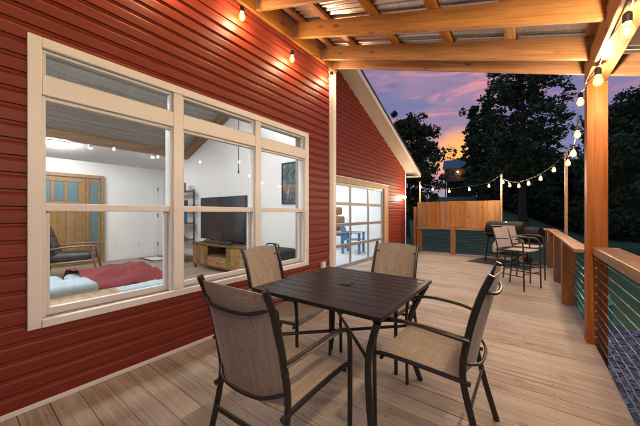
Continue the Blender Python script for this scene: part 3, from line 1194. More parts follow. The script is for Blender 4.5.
sp('top', (-.86, -.22, .49), (.86, .20, .53))
sp('bottom_panel', (-.83, -.19, .07), (.83, .19, .10))
sp('side_panel', (-.85, -.20, .07), (-.832, .19, .489))
sp('side_panel', (.832, -.20, .07), (.85, .19, .489))
sp('back_panel', (-.83, .17, .101), (.83, .188, .489))
for xa in (-.84, .79):
    for yb in (-.20, .14):
        sp('foot', (xa, yb, 0), (xa + .05, yb + .05, .069))
for xa, xb in ((-.83, -.30), (.30, .83)):
    w_ = (xb - xa) / 4
    for i in range(4):
        d = sp('door_plank', (xa + i * w_ + .002, -.205, .103), (xa + (i + 1) * w_ - .002, -.19, .487))
for i, (za, zb) in enumerate(((.103, .19), (.194, .285))):
    for xa in (-.298, 0.002):
        sp('drawer_front', (xa, -.205, za), (xa + .296, -.19, zb))
sp('shelf', (-.30, -.19, .29), (.30, .16, .305))
sp('niche_back', (-.30, .10, .306), (.30, .16, .488), 'black_plastic', 0)
# --- television and soundbar on it
tv = thing('television', 'large black flat television standing on the wood stand', 'television', (-4.95, 3.30, ZF + .53))
box_obj('bezel', (-.775, .0, .05), (.775, .035, .93), 'black_plastic', tv, .004, world=False)
box_obj('screen', (-.760, -.004, .068), (.760, -.001, .915), 'screen', tv, 0, world=False)
for s in (-1, 1):
    bm = bmesh.new()
    add_tube(bm, [(s * .5, -.10, .008), (s * .5, .02, .055), (s * .5, .14, .008)], .012, 6)
    obj('foot', bm, 'black_plastic', tv, True, world=False)
sb = box_obj('soundbar', (-.42, -.035, 0), (.42, .035, .055), 'black_plastic', None, .012, 2, True)
sb.location = (-4.8, 3.12, ZF + .531)
tag(sb, 'slim black soundbar lying in front of the television', 'soundbar')
# --- ladder shelf in the corner
LS = thing('ladder_shelf', 'tall black metal shelf with dark boards beside the television', 'shelf', (-6.55, 3.28, ZF))
for xa in (-.33, .33):
    for yb in (-.14, .14):
        bm = bmesh.new()
        add_tube(bm, [(xa, yb, 0), (xa, yb, 1.68)], .020, 6)
        obj('upright', bm, 'black_metal', LS, False, world=False)
for zz in (.12, .50, .88, 1.26, 1.62):
    box_obj('shelf_board', (-.33, -.155, zz), (.33, .155, zz + .025), 'walnut', LS, .003, world=False)
bk = thing('storage_box', 'small brown box on the top of the black shelf', 'box', (-6.5, 3.25, ZF + 1.645))
box_obj('body', (-.12, -.08, 0), (.10, .08, .16), 'acacia', bk, .006, world=False)
box_obj('lid', (-.125, -.085, .1605), (.105, .085, .19), 'oak', bk, .006, world=False)
for i, (xx, zz, hh, mm, lb) in enumerate(((-.1, .905, .17, 'white_plastic', 'white vase on the middle shelf of the black rack'), (.14, .525, .12, 'blue_plastic', 'blue jar on the lower shelf of the black rack'))):
    v_ = bmesh.new()
    add_lathe(v_, [(.03, 0), (.055, .02), (.06, hh * .5), (.035, hh * .8), (.04, hh)], 16)
    o = tag(obj('vase', v_, mm, None, True), lb, 'vase')
    o.location = (-6.55 + xx, 3.25, ZF + zz + .001)
for i, (xx, zz, w_, h_, mm, lb) in enumerate(((.10, .905, .05, .22, 'walnut', 'brown book upright on the middle shelf of the black rack'), (.165, .905, .04, .25, 'blue_plastic', 'blue book upright on the middle shelf of the black rack'), (.12, 1.285, .20, .12, 'black_plastic', 'low black box on the upper shelf of the black rack'), (-.10, .525, .16, .14, 'oak', 'light wood box on the lower shelf of the black rack'))):
    o = thing('book' if 'book' in lb else 'storage_box', lb, 'book' if 'book' in lb else 'box', (-6.55 + xx, 3.25, ZF + zz + .001))
    box_obj('cover' if 'book' in lb else 'body', (-w_ / 2, -.09, 0), (w_ / 2, .09, h_), mm, o, .004, world=False)
    if 'book' in lb:
        box_obj('pages', (-w_ / 2 + .006, -.082, h_), (w_ / 2 - .006, .082, h_ + .002), 'white_plastic', o, 0, world=False)
    else:
        box_obj('lid', (-w_ / 2 - .003, -.093, h_ + .0005), (w_ / 2 + .003, .093, h_ + .02), mm, o, .004, world=False)
# --- framed picture
pic = thing('framed_picture', 'colourful abstract picture in a black frame on the white wall', 'picture', (-3.26, 3.49, 1.72))
for a, b in (((-.175, -.02, -.355), (-.155, .008, .355)), ((.155, -.02, -.355), (.175, .008, .355)), ((-.154, -.02, .335), (.154, .008, .355)), ((-.154, -.02, -.355), (.154, .008, -.335))):
    box_obj('frame', a, b, 'black_plastic', pic, .002, world=False)
box_obj('print', (-.154, -.006, -.334), (.154, .004, .334), 'art_print', pic, 0, world=False)
# --- black mesh crate
cr = thing('pet_crate', 'black soft mesh crate on the floor below the picture', 'crate', (-3.35, 3.18, ZF))
box_obj('body', (-.36, -.22, .02), (.36, .22, .56), 'rubber', cr, .06, 3, True, world=False)
for s in (-1, 1):
    bm = bmesh.new()
    add_tube(bm, smooth_path([(s * .30, -.225, .06), (s * .30, -.228, .48), (0, -.228, .53), (0, -.228, .53)], 5), .008, 6)
    obj('piping', bm, 'grill_grey', cr, True, world=False)
bm = bmesh.new()
add_tube(bm, smooth_path([(-.14, 0, .55), (-.12, 0, .62), (.12, 0, .62), (.14, 0, .55)], 5), .012, 6)
obj('handle', bm, 'black_plastic', cr, True, world=False)
# --- doormat
mt = thing('door_mat', 'red and cream mat in front of the white door', 'mat', (-7.35, 3.05, ZF))
box_obj('border', (-.35, -.22, .001), (.35, .22, .012), 'red_blanket', mt, .003, world=False)
box_obj('field', (-.29, -.16, .0125), (.29, .16, .015), 'white_plastic', mt, 0, world=False)
# --- mid-century armchair
ac = thing('armchair', 'black tufted leather armchair with walnut arms by the entry door', 'armchair', (-6.62, 1.36, ZF), rad(-20))
box_obj('seat', (-.29, -.28, .27), (.29, .30, .42), 'leather', ac, .045, 3, True, world=False)
bm = bmesh.new()
add_box(bm, (-.29, -.07, -.01), (.29, .07, .55), .05, 3)
bmesh.ops.rotate(bm, cent=(0, 0, 0), matrix=Matrix.Rotation(rad(18), 3, 'X'), verts=bm.verts)
bmesh.ops.translate(bm, vec=(0, -.24, .36), verts=bm.verts)
bk_ = obj('backrest', bm, 'leather', ac, True, world=False)
for i in range(3):
    for j in range(2):
        bm = bmesh.new()
        bmesh.ops.create_uvsphere(bm, u_segments=8, v_segments=6, radius=.014)
        o = obj('button', bm, 'black_plastic', bk_, True, world=False)
        zz = .16 + j * .2
        o.location = (-.16 + i * .16, -.24 + .074 * math.cos(rad(18)) - zz * math.sin(rad(18)), .36 + zz * math.cos(rad(18)) + .02)
for s in (-1, 1):
    bm = bmesh.new()
    add_tube(bm, smooth_path([(s * .34, -.36, .50), (s * .34, 0, .545), (s * .34, .36, .55)], 5), .03, 8, .014)
    obj('armrest', bm, 'walnut', ac, True, world=False)
    bm = bmesh.new()
    add_tube(bm, [(s * .335, .38, 0), (s * .335, .27, .54)], .022, 8, .016)
    obj('leg', bm, 'walnut', ac, True, world=False)
    bm = bmesh.new()
    add_tube(bm, [(s * .335, -.40, 0), (s * .335, -.26, .52)], .022, 8, .016)
    obj('leg', bm, 'walnut', ac, True, world=False)
    bm = bmesh.new()
    add_tube(bm, [(s * .32, -.31, .26), (s * .32, .31, .285)], .02, 6)
    obj('seat_rail', bm, 'walnut', ac, True, world=False)
# --- sofa with chaise, back towards the window
so = thing('sofa', 'pale blue sofa with chaise standing just inside the window', 'sofa', (-3.6, .4, ZF))
box_obj('base', (-.75, -1.6, .06), (.62, 1.12, .28), 'sofa_fabric', so, .03, 2, True, world=False)
box_obj('backrest', (.30, -1.6, .281), (.66, .38, .545), 'sofa_fabric', so, .05, 4, True, world=False)
for ya, yb in ((-1.55, -.62), (-.60, .36)):
    box_obj('seat_cushion', (-.73, ya, .281), (.43, yb, .42), 'sofa_fabric', so, .05, 3, True, world=False)
box_obj('seat_cushion', (-.73, .39, .281), (.62, 1.10, .42), 'sofa_fabric', so, .06, 4, True, world=False)
for ya in (-1.5, 1.02):
    for xa in (-.68, .52):
        box_obj('leg', (xa, ya, 0), (xa + .06, ya + .06, .059), 'walnut', so, .004, world=False)
box_obj('arm', (-.74, -1.82, .06), (.66, -1.602, .50), 'sofa_fabric', so, .06, 4, True, world=False)
# throw pillow (pale) peeking over the back
pl = box_obj('throw_pillow', (-.07, -.2, -.2), (.07, .2, .2), 'white_plastic', None, .06, 4, True)
pl.location = (-3.40, -.02, ZF + .50)
pl.rotation_euler = (0, rad(-20), 0)
tag(pl, 'pale pillow leaning on the sofa back inside the window', 'pillow')
# --- red blanket: draped height-field over the chaise
bm = bmesh.new()
nxx, nyy = 34, 22
grid = {}
brs = np.random.RandomState(9)
for i in range(nxx + 1):
    for j in range(nyy + 1):
        u, v = i / nxx, j / nyy
        x = -4.42 + u * 1.27
        yv = .80 + v * .78 + .05 * math.sin(u * 5)
        zz = ZF + .452 + .05 * math.exp(-((u - .45) / .3) ** 2) + .007 * math.sin(u * 19 + v * 8) + .009 * math.sin(v * 15 + u * 7) + .004 * math.sin((u * 1.3 + v) * 37)
        if x < -4.33:
            zz -= .12 * min(1, (abs(x + 3.66) - .66) / .08)
        if u > .93:
            zz -= .03 * (u - .93) / .07
        if yv > 1.50:
            zz -= min(.30, (yv - 1.50) * 4.2)
        grid[i, j] = bm.verts.new((x, yv if yv < 1.54 else 1.54 + (yv - 1.54) * .15, zz))
for i in range(nxx):
    for j in range(nyy):
        bm.faces.new((grid[i, j], grid[i + 1, j], grid[i + 1, j + 1], grid[i, j + 1]))
bl = obj('blanket', bm, 'red_blanket', None, True, angle=180)
md = bl.modifiers.new('thick', 'SOLIDIFY')
md.thickness = .012
tag(bl, 'dark red knitted blanket spread over the sofa chaise', 'blanket')
# --- little wooden side table between sofa and window
stb = thing('side_table', 'small light wood side table at the window behind the sofa', 'side table', (-2.80, .46, ZF))
box_obj('top', (-.14, -.42, .44), (.12, .42, .47), 'oak', stb, .005, world=False)
for xa in (-.12, .07):
    for ya in (-.40, .36):
        box_obj('leg', (xa, ya, 0), (xa + .04, ya + .04, .439), 'oak', stb, .003, world=False)
# --- pull cord hanging from the vault
pc = thing('pull_cord', 'thin dark cord hanging in front of the white wall above the television', 'cord', (-4.0, 3.0, 1.92))
bm = bmesh.new()
add_tube(bm, [(0, 0, .04), (0, 0, BZ + CS * (-4.0 - BX) - 1.92)], .006, 6)
obj('cord', bm, 'cord', pc, True, world=False)
bm = bmesh.new()
add_lathe(bm, [(.006, -.03), (.013, -.02), (.012, .02), (.006, .04)], 10)
obj('pull', bm, 'cord', pc, True, world=False)

# ---------------- room behind the garage door
r2 = tag(bpy.data.objects.new('workshop_wall', None), 'white walls of the room behind the garage door', None, None, 'structure')
C.objects.link(r2)
r2.location = (-5.5, 6, 0)
struct_box('wall_far', (-7.9, 3.72, 0), (-7.8, 8.93, 2.7), 'white_paint', r2)
struct_box('wall_end', (-7.8, 8.82, 0), (W2 - .142, 8.92, 2.7), 'white_paint', r2)
struct_box('wall_near', (-7.8, 3.722, 0), (W2 - .142, 3.80, 2.7), 'white_paint', r2)
struct_box('wall_front', (W2 - .16, 7.51, 0), (W2 - .143, 8.82, 2.7), 'white_paint', r2)
struct_box('wall_head', (W2 - .16, 3.80, 1.99), (W2 - .143, 7.51, 2.7), 'white_paint', r2)
struct_box('workshop_floor', (-7.8, 3.80, -.05), (W2 - .05, 8.82, 0.0), 'pale_floor')
struct_box('workshop_ceiling', (-7.9, 3.72, 2.701), (W2 - .142, 8.93, 2.75), 'ceiling_white')
for x, yv in ((-4.6, 5.2), (-4.6, 7.4), (-6.4, 5.2), (-6.4, 7.4)):
    d = thing('panel_light', 'flat white ceiling panel lamp in the room behind the garage door', 'ceiling light', (x, yv, 2.68), 0, 'panel lamps behind the garage door')
    box_obj('frame', (-.32, -.17, .0), (.32, .17, .019), 'white_plastic', d, .003, world=False)
    box_obj('diffuser', (-.29, -.14, -.004), (.29, .14, -.0005), 'panel_lamp', d, 0, world=False)


def garden_chair(name, label, mat, loc, rz, h=.40):
    t = thing(name, label, 'chair', loc, rz)
    for i in range(4):
        box_obj('seat_slat', (-.25, -.22 + i * .115, h), (.25, -.12 + i * .115, h + .02), mat, t, .004, world=False)
    for i in range(5):
        bm = bmesh.new()
        add_box(bm, (-.24 + i * .10, -.01, 0), (-.155 + i * .10, .01, .52 - abs(i - 2) * .05), .004)
        bmesh.ops.rotate(bm, cent=(0, 0, 0), matrix=Matrix.Rotation(rad(17), 3, 'X'), verts=bm.verts)
        bmesh.ops.translate(bm, vec=(0, -.23, h - .02), verts=bm.verts)
        obj('back_slat', bm, mat, t, world=False)
    for sx in (-1, 1):
        box_obj('armrest', (sx * .30 - .05, -.30, h + .21), (sx * .30 + .05, .30, h + .232), mat, t, .006, world=False)
        box_obj('leg', (sx * .28 - .02, .20, 0), (sx * .28 + .02, .27, h + .209), mat, t, .004, world=False)
        box_obj('leg', (sx * .28 - .02, -.30, 0), (sx * .28 + .02, -.23, h + .209), mat, t, .004, world=False)
    return t


garden_chair('garden_chair', 'blue slatted chair seen through the garage door panes', 'blue_plastic', (-4.25, 7.40, 0), rad(-75))
# office chair behind the first panes
oc = thing('office_chair', 'brown upholstered swivel chair seen through the garage door', 'chair', (-5.0, 7.90, 0), rad(-120))
box_obj('seat', (-.26, -.25, .46), (.26, .26, .58), 'brown_fabric', oc, .05, 3, True, world=False)
box_obj('backrest', (-.25, -.34, .60), (.25, -.22, 1.10), 'brown_fabric', oc, .055, 3, True, world=False)
box_obj('headrest', (-.16, -.36, 1.15), (.16, -.25, 1.42), 'brown_fabric', oc, .05, 3, True, world=False)
bm = bmesh.new()
add_tube(bm, [(0, 0, .08), (0, 0, .459)], .03, 10)
obj('column', bm, 'black_metal', oc, True, world=False)
bm = bmesh.new()
add_tube(bm, [(0, -.30, .55), (0, -.33, 1.2)], .02, 8)
obj('back_stem', bm, 'black_metal', oc, True, world=False)
for i in range(5):
    a = rad(72 * i)
    bm = bmesh.new()
    add_tube(bm, [(0, 0, .10), (.28 * math.cos(a), .28 * math.sin(a), .06)], .018, 6)
    lg = obj('base_arm', bm, 'black_metal', oc, True, world=False)
    bm = bmesh.new()
    bmesh.ops.create_uvsphere(bm, u_segments=10, v_segments=6, radius=.028)
    w_ = obj('castor', bm, 'black_plastic', oc, True, world=False)
    w_.location = (.28 * math.cos(a), .28 * math.sin(a), .029)

# ================================================================== PORCH ROOF
porch = thing('porch_roof', 'open timber porch roof with corrugated metal sheets above the table', 'porch roof', (.50, 3.6, 0))
SL = 0.331
RX0 = WX + .058


def raf_z(X):
    return 3.44 - SL * (X + 2.38)


rv = Vector((1, 0, -SL)).normalized()
ru = Vector((SL, 0, 1)).normalized()
plank('ledger', (WX + .038, -2.2, 3.55), (WX + .038, 3.66, 3.55), .038, .24, 'cedar', porch)
RH = 0.178
for ry in (-1.6, -.99, -.38, .22, .83, 1.44, 2.05, 2.66, 3.27, 3.58):
    p0 = Vector((RX0, ry, raf_z(RX0))) + ru * RH / 2
    xe = .414 if ry < 3.5 else 1.02
    p1 = Vector((xe, ry, raf_z(xe))) + ru * RH / 2
    plank('rafter', p0, p1, .042 if ry < 3.5 else .038, RH, 'cedar', porch, up=ru)
    if -2 < ry < 3.5:
        hb = bmesh.new()
        add_box(hb, (RX0 + .003, ry - .026, raf_z(RX0) - .004), (RX0 + .06, ry - .0225, raf_z(RX0) + .12))
        obj('joist_hanger', hb, 'galvanized', porch)
hd = plank('header_beam', (.497, -2.2, 2.505), (.497, 3.556, 2.505), .152, .19, 'cedar', porch)
tp = plank('porch_post', (.507, 3.617, -1.5), (.507, 3.617, 2.400), .14, .14, 'post_wood', porch, up=(0, 1, 0))
plank('porch_post', (.507, 0.2 - 1.6, -1.5), (.507, .2 - 1.6, 2.408), .14, .14, 'post_wood', porch, up=(0, 1, 0))
plank('post_block', (.507, 3.65, 2.401), (.507, 3.65, 2.62), .10, .07, 'cedar', porch, up=(0, 1, 0))
for X in (-2.33, -1.95, -1.35, -.76, -.2, .37, .94):
    cpt = Vector((X, 0, raf_z(X))) + ru * (RH + .0195)
    plank('purlin', cpt + Vector((0, -2.2, 0)), cpt + Vector((0, 3.72, 0)), .088, .036, 'cedar', porch, up=ru)
# corrugated sheets
yy = -2.2
sheet_me = None
SW = 0.66
while yy < 3.6:
    if sheet_me is None:
        bm = bmesh.new()
        nw = 10
        ns = nw * 10
        for j in range(ns + 1):
            pass
        rows_ = []
        for xx in (0.0, 1.8, 3.62):
            rows_.append([bm.verts.new((xx, j / ns * (SW + .03), .0115 * math.sin(j / ns * (SW + .03) / .076 * 2 * math.pi))) for j in range(ns + 1)])
        for a, b in zip(rows_, rows_[1:]):
            for j in range(ns):
                bm.faces.new((a[j], b[j], b[j + 1], a[j + 1]))
        sheet_me = mesh_from(bm, 'roof_sheet', True, 180)
        sheet_me.materials.append(MATS['galvanized'])
    o = bpy.data.objects.new('roof_sheet', sheet_me)
    C.objects.link(o)
    o.parent = porch
    base_pt = Vector((WX + .02, yy, raf_z(WX + .02))) + ru * (RH + .053 + (0.002 if int(round(yy * 10)) % 2 else 0))
    M = Matrix((rv, Vector((0, 1, 0)), ru)).transposed().to_4x4()
    M.translation = base_pt - offset_of(porch)
    o.matrix_local = M
    yy += SW

# ================================================================== RAILING
rail = thing('deck_railing', 'cedar deck railing with steel cables round the deck', 'railing', (.45, 6.0, 0))
CAP0, CAP1 = .820, .858
PX = 0.44
posts = [(.507, 3.617, None), (.43, 4.95), (.43, 6.45), (.41, 8.02), (-.10, 8.86)]
post_list = []
for p in posts[1:] + [(.50, .55), (.50, -1.3)]:
    post_list.append(plank('railing_post', (p[0], p[1], 0.001), (p[0], p[1], CAP0 - .001), .136, .136, 'post_wood', rail, up=(0, 1, 0)))
# caps
cw = .140
plank('cap_rail', (.44, 3.695, (CAP0 + CAP1) / 2), (.43, 8.06, (CAP0 + CAP1) / 2), cw, CAP1 - CAP0, 'cap_wood', rail, bev=.006)
plank('cap_rail', (.565, -1.7, .868), (.560, 3.545, .862), .17, .075, 'cap_wood', rail, bev=.006)
plank('cap_rail', (.41, 8.09, (CAP0 + CAP1) / 2 - .003), (-.06, 8.80, (CAP0 + CAP1) / 2 - .003), cw, CAP1 - CAP0, 'cap_wood', rail, bev=.006)
plank('cap_rail', (-.06, 8.86, (CAP0 + CAP1) / 2), (-.50, 8.86, (CAP0 + CAP1) / 2), cw, CAP1 - CAP0, 'cap_wood', rail, bev=.006)


def cables(sections, zs):
    for (a, b) in sections:
        a, b = Vector(a), Vector(b)
        L = (b - a).length
        key = ('cable', round(L, 3))
        me = PLANKS.get(key)
        if me is None:
            bm = bmesh.new()
            add_tube(bm, [(-L / 2, 0, 0), (L / 2, 0, 0)], .0032, 6)
            me = mesh_from(bm, 'cable', True)
            me.materials.append(MATS['cable'])
            PLANKS[key] = me
        ang = math.atan2(b.y - a.y, b.x - a.x)
        for zz in zs:
            o = bpy.data.objects.new('cable', me)
            C.objects.link(o)
            o.parent = rail
            o.location = Vector(((a.x + b.x) / 2, (a.y + b.y) / 2, zz)) - offset_of(rail)
            o.rotation_euler = (0, 0, ang)


ZS = [.075 + i * .079 for i in range(10)]
cables([((.51, -1.6, 0), (.50, 3.54, 0)), ((.47, 3.69, 0), (.43, 8.0, 0)), ((.41, 8.05, 0), (-.07, 8.83, 0)), ((-.10, 8.86, 0), (-2.75, 8.86, 0))], ZS)
# cable end fittings on the tall post
fit_me = None
for zz in ZS:
    bm = bmesh.new()
    add_lathe(bm, [(.010, 0), (.010, .004), (.006, .006), (.006, .018), (.0035, .024)], 10, Matrix.Translation((.50, 3.546, zz)) @ Matrix.Rotation(rad(90), 4, 'X'))
    obj('cable_fitting', bm, 'steel', rail, True)

# ================================================================== PRIVACY SCREEN at the far end
ps = thing('privacy_screen', 'cedar privacy screen of upright boards above the far cable rail', 'privacy screen', (-1.7, 8.85, 0))
SX0, SX1 = -2.78, -.60
nb = 16
bw = (SX1 - SX0) / nb
srng = random.Random(21)
for i in range(nb):
    xa = SX0 + i * bw
    plank('screen_board', (xa + bw / 2, 8.835 + srng.uniform(-.002, .002), .79), (xa + bw / 2, 8.835, 1.548 + srng.uniform(-.003, .003)), bw - .004, .019, 'cedar', ps, up=(0, 1, 0), bev=.002)
plank('top_rail', (SX0, 8.876, 1.50), (SX1, 8.876, 1.50), .06, .085, 'cedar', ps)
plank('bottom_rail', (SX0 - .02, 8.840, .755), (SX1 + .02, 8.840, .755), .12, .055, 'cedar', ps)
for xx in (-2.73, -1.76, -.68):
    plank('screen_post', (xx, 8.87, 0.001), (xx, 8.87, .726), .13, .12, 'post_wood', ps, up=(0, 1, 0))
plank('side_post', (-2.86, 8.87, 0.001), (-2.86, 8.87, 1.40), .09, .09, 'post_wood', ps, up=(0, 1, 0))

# string-light poles
pole_specs = [((.535, 6.47), 2.30, .45, 'slim wooden pole rising from the side railing'), ((-.575, 8.93), 2.26, 0.0, 'slim wooden pole at the right end of the privacy screen'), ((-2.74, 8.95), 2.21, 0.0, 'slim wooden pole behind the left end of the privacy screen')]
for (x, yv), zt, zb, lb in pole_specs:
    o = plank('light_pole', (x, yv, zb - .25), (x, yv, zt), .042, .042, 'pole_wood', None, up=(0, 1, 0))
    tag(o, lb, 'pole', 'string light poles')

# ================================================================== STRING LIGHTS
bulb_me = None
sock_me = None
fil_me = None


def string_light(label, nodes, bulbs, glow='filament'):
    """nodes: cord path; bulbs: points of the bulb centres"""
    t = thing('string_lights', label, 'string lights', nodes[0], 0, 'strings of warm bulbs')
    global bulb_me, sock_me, fil_me
    bm = bmesh.new()
    add_tube(bm, smooth_path(nodes, 5), .0045, 5)
    obj('cord', bm, 'cord', t, True)
    if bulb_me is None:
        bm = bmesh.new()
        add_lathe(bm, [(.004, -.0425), (.013, -.039), (.021, -.031), (.0255, -.019), (.026, -.008), (.023, .005), (.017, .017), (.012, .026)], 16)
        fb = bmesh.new()
        add_lathe(fb, [(.004, -.024), (.009, -.018), (.010, -.008), (.007, .002), (.003, .006)], 8)
        fil_me = {}
        base_fil = mesh_from(fb, 'filament', True, 60)
        for gname in ('filament', 'filament_dim', 'filament_strong'):
            fil_me[gname] = base_fil.copy()
            fil_me[gname].materials.append(MATS[gname])
        bulb_me = mesh_from(bm, 'bulb', True, 60)
        bulb_me.materials.append(MATS['bulb'])
        bm = bmesh.new()
        add_lathe(bm, [(.013, .0265), (.018, .030), (.018, .072), (.008, .082)], 10)
        sock_me = mesh_from(bm, 'socket', True)
        sock_me.materials.append(MATS['cord'])
    for b in bulbs:
        for nm, m_ in (('bulb', bulb_me), ('socket', sock_me)):
            o = bpy.data.objects.new(nm, m_)
            C.objects.link(o)
            o.parent = t
            o.location = Vector(b) - offset_of(t)
            o.scale = (1.2, 1.2, 1.2)
            if nm == 'bulb':
                fo = bpy.data.objects.new('filament', fil_me[glow])
                C.objects.link(fo)
                fo.parent = o
    return t


def sag(nodes_bulbs):
    return nodes_bulbs


wb = [(-2.33, yv, z_) for yv, z_ in ((-1.3, 3.19), (-.52, 3.2), (.25, 3.19), (1.02, 3.2), (1.79, 3.22), (2.54, 3.12), (3.40, 3.21))]
cord = [(-2.36, -2.1, 3.40)]
for x, yv, z_ in wb:
    cord += [(x, yv - .3, z_ + .17), (x, yv, z_ + .085)]
cord += [(-2.36, 3.62, 3.40)]
string_light('string of warm bulbs hanging along the red wall under the roof ledger', cord, wb, 'filament_dim')
hb_ = [(.45, yv, z_) for yv, z_ in ((-1.4, 2.26), (-.6, 2.25), (.15, 2.27), (.9, 2.25), (1.62, 2.27), (2.30, 2.25), (3.12, 2.28))]
cord = [(.44, -2.1, 2.40)]
for x, yv, z_ in hb_:
    cord += [(x, yv - .3, z_ + .14), (x, yv, z_ + .085)]
cord += [(.43, 3.50, 2.40)]
string_light('string of warm bulbs hanging under the outer roof beam', cord, hb_, 'filament_strong')


def pole_string(label, a, b, bulbs):
    cord = [a] + [(x, y_, z_ + .088) for x, y_, z_ in bulbs] + [b]
    string_light(label, cord, bulbs)


pole_string('short string of warm bulbs from the tall post to the side pole', (.50, 3.70, 2.40), (.52, 6.44, 2.27), [(.455, 4.10, 2.42), (.46, 4.38, 2.13), (.465, 4.80, 1.98), (.47, 5.45, 1.95)])
pole_string('swag of warm bulbs from the side pole to the privacy screen pole', (.52, 6.50, 2.27), (-.575, 8.90, 2.24), [(.38, 6.65, 2.01), (.2, 7.04, 1.90), (.01, 7.47, 1.85), (-.17, 7.87, 1.84), (-.36, 8.31, 1.90), (-.52, 8.68, 2.02)])
pole_string('swag of warm bulbs above the privacy screen', (-.60, 8.92, 2.24), (-2.74, 8.92, 2.19), [(-.86, 8.9, 1.96), (-1.34, 8.9, 1.89), (-1.87, 8.9, 1.86), (-2.34, 8.9, 1.94), (-2.71, 8.9, 2.05)])

# wall lamp at the corner
wl = thing('wall_lamp', 'bright small lamp on the red wall beside the garage door', 'wall lamp', (W2 + .018, 8.75, 1.72))
box_obj('back_plate', (0, -.05, -.05), (.02, .05, .08), 'white_plastic', wl, .004, world=False)
bm = bmesh.new()
add_tube(bm, [(.02, 0, .04), (.09, 0, .05), (.10, 0, .03)], .014, 8)
obj('arm', bm, 'white_plastic', wl, True, world=False)
bm = bmesh.new()
add_lathe(bm, [(.012, -.05), (.030, -.03), (.034, 0), (.022, .03)], 12, Matrix.Translation((.10, 0, 0)))
obj('bulb', bm, 'bulb_white', wl, True, world=False)

# ================================================================== DINING SET
tb = thing('dining_table', 'square dark bronze slatted metal patio table', 'table', (-1.008, 1.653, 0), rad(0.8))
TZ = .72
H_ = .453


def tpart(name, a, b, mat='table_top', bev=.004):
    return box_obj(name, a, b, mat, tb, bev, 2, world=False)


fw = .045
tpart('frame_bar', (-H_, -H_, TZ - .024), (H_, -H_ + fw, TZ))
tpart('frame_bar', (-H_, H_ - fw, TZ - .024), (H_, H_, TZ))
tpart('frame_bar', (-H_, -H_ + fw + .0005, TZ - .024), (-H_ + fw * .8, H_ - fw - .0005, TZ))
tpart('frame_bar', (H_ - fw * .8, -H_ + fw + .0005, TZ - .024), (H_, H_ - fw - .0005, TZ))
ns = 9
sw = (2 * H_ - 2 * fw) / ns
for i in range(ns):
    ya = -H_ + fw + i * sw
    if i == 4:
        tpart('slat', (-H_ + fw * .8 + .001, ya + .003, TZ - .022), (-.035, ya + sw - .003, TZ - .002), bev=.003)
        tpart('slat', (.035, ya + .003, TZ - .022), (H_ - fw * .8 - .001, ya + sw - .003, TZ - .002), bev=.003)
    else:
        tpart('slat', (-H_ + fw * .8 + .001, ya + .003, TZ - .022), (H_ - fw * .8 - .001, ya + sw - .003, TZ - .002), bev=.003)
bm = bmesh.new()
add_lathe(bm, [(.030, TZ - .02), (.036, TZ - .004), (.036, TZ + .001), (.030, TZ + .003)], 20)
obj('umbrella_hole_cap', bm, 'black_plastic', tb, True, world=False)
for s in (-1, 1):
    tpart('under_bar', (s * .2 - .015, -H_ + .05, TZ - .05), (s * .2 + .015, H_ - .05, TZ - .0245))
for sx in (-1, 1):
    for sy in (-1, 1):
        bm = bmesh.new()
        pth = smooth_path([(sx * .425, sy * .425, TZ - .032), (sx * .385, sy * .385, .60), (sx * .335, sy * .335, .47), (sx * .325, sy * .325, .34), (sx * .345, sy * .345, .18), (sx * .39, sy * .39, 0.0)], 5)
        add_tube(bm, pth, .019, 8, .019, up=(sx, -sy, 0))
        obj('leg', bm, 'bronze', tb, True, world=False)
for sx, sy in ((1, 1), (1, -1)):
    bm = bmesh.new()
    add_tube(bm, [(-sx * .33, -sy * .33, .40 + .03 * (sy < 0)), (sx * .33, sy * .33, .40 + .03 * (sy < 0))], .011, 8)
    obj('stretcher', bm, 'bronze', tb, True, world=False)


def sling_sheet(bm, fn, nu, nv, th):
    top, bot = {}, {}
    for i in range(nu + 1):
        for j in range(nv + 1):
            p, n = fn(i / nu, j / nv)
            top[i, j] = bm.verts.new(p + n * th / 2)
            bot[i, j] = bm.verts.new(p - n * th / 2)
    for i in range(nu):
        for j in range(nv):
            bm.faces.new((top[i, j], top[i + 1, j], top[i + 1, j + 1], top[i, j + 1]))
            bm.faces.new((bot[i, j], bot[i, j + 1], bot[i + 1, j + 1], bot[i + 1, j]))
    for i in range(nu):
        for j in (0, nv):
            bm.faces.new((top[i, j], bot[i, j], bot[i + 1, j], top[i + 1, j]))
    for j in range(nv):
        for i in (0, nu):
            bm.faces.new((top[i, j], top[i, j + 1], bot[i, j + 1], bot[i, j]))


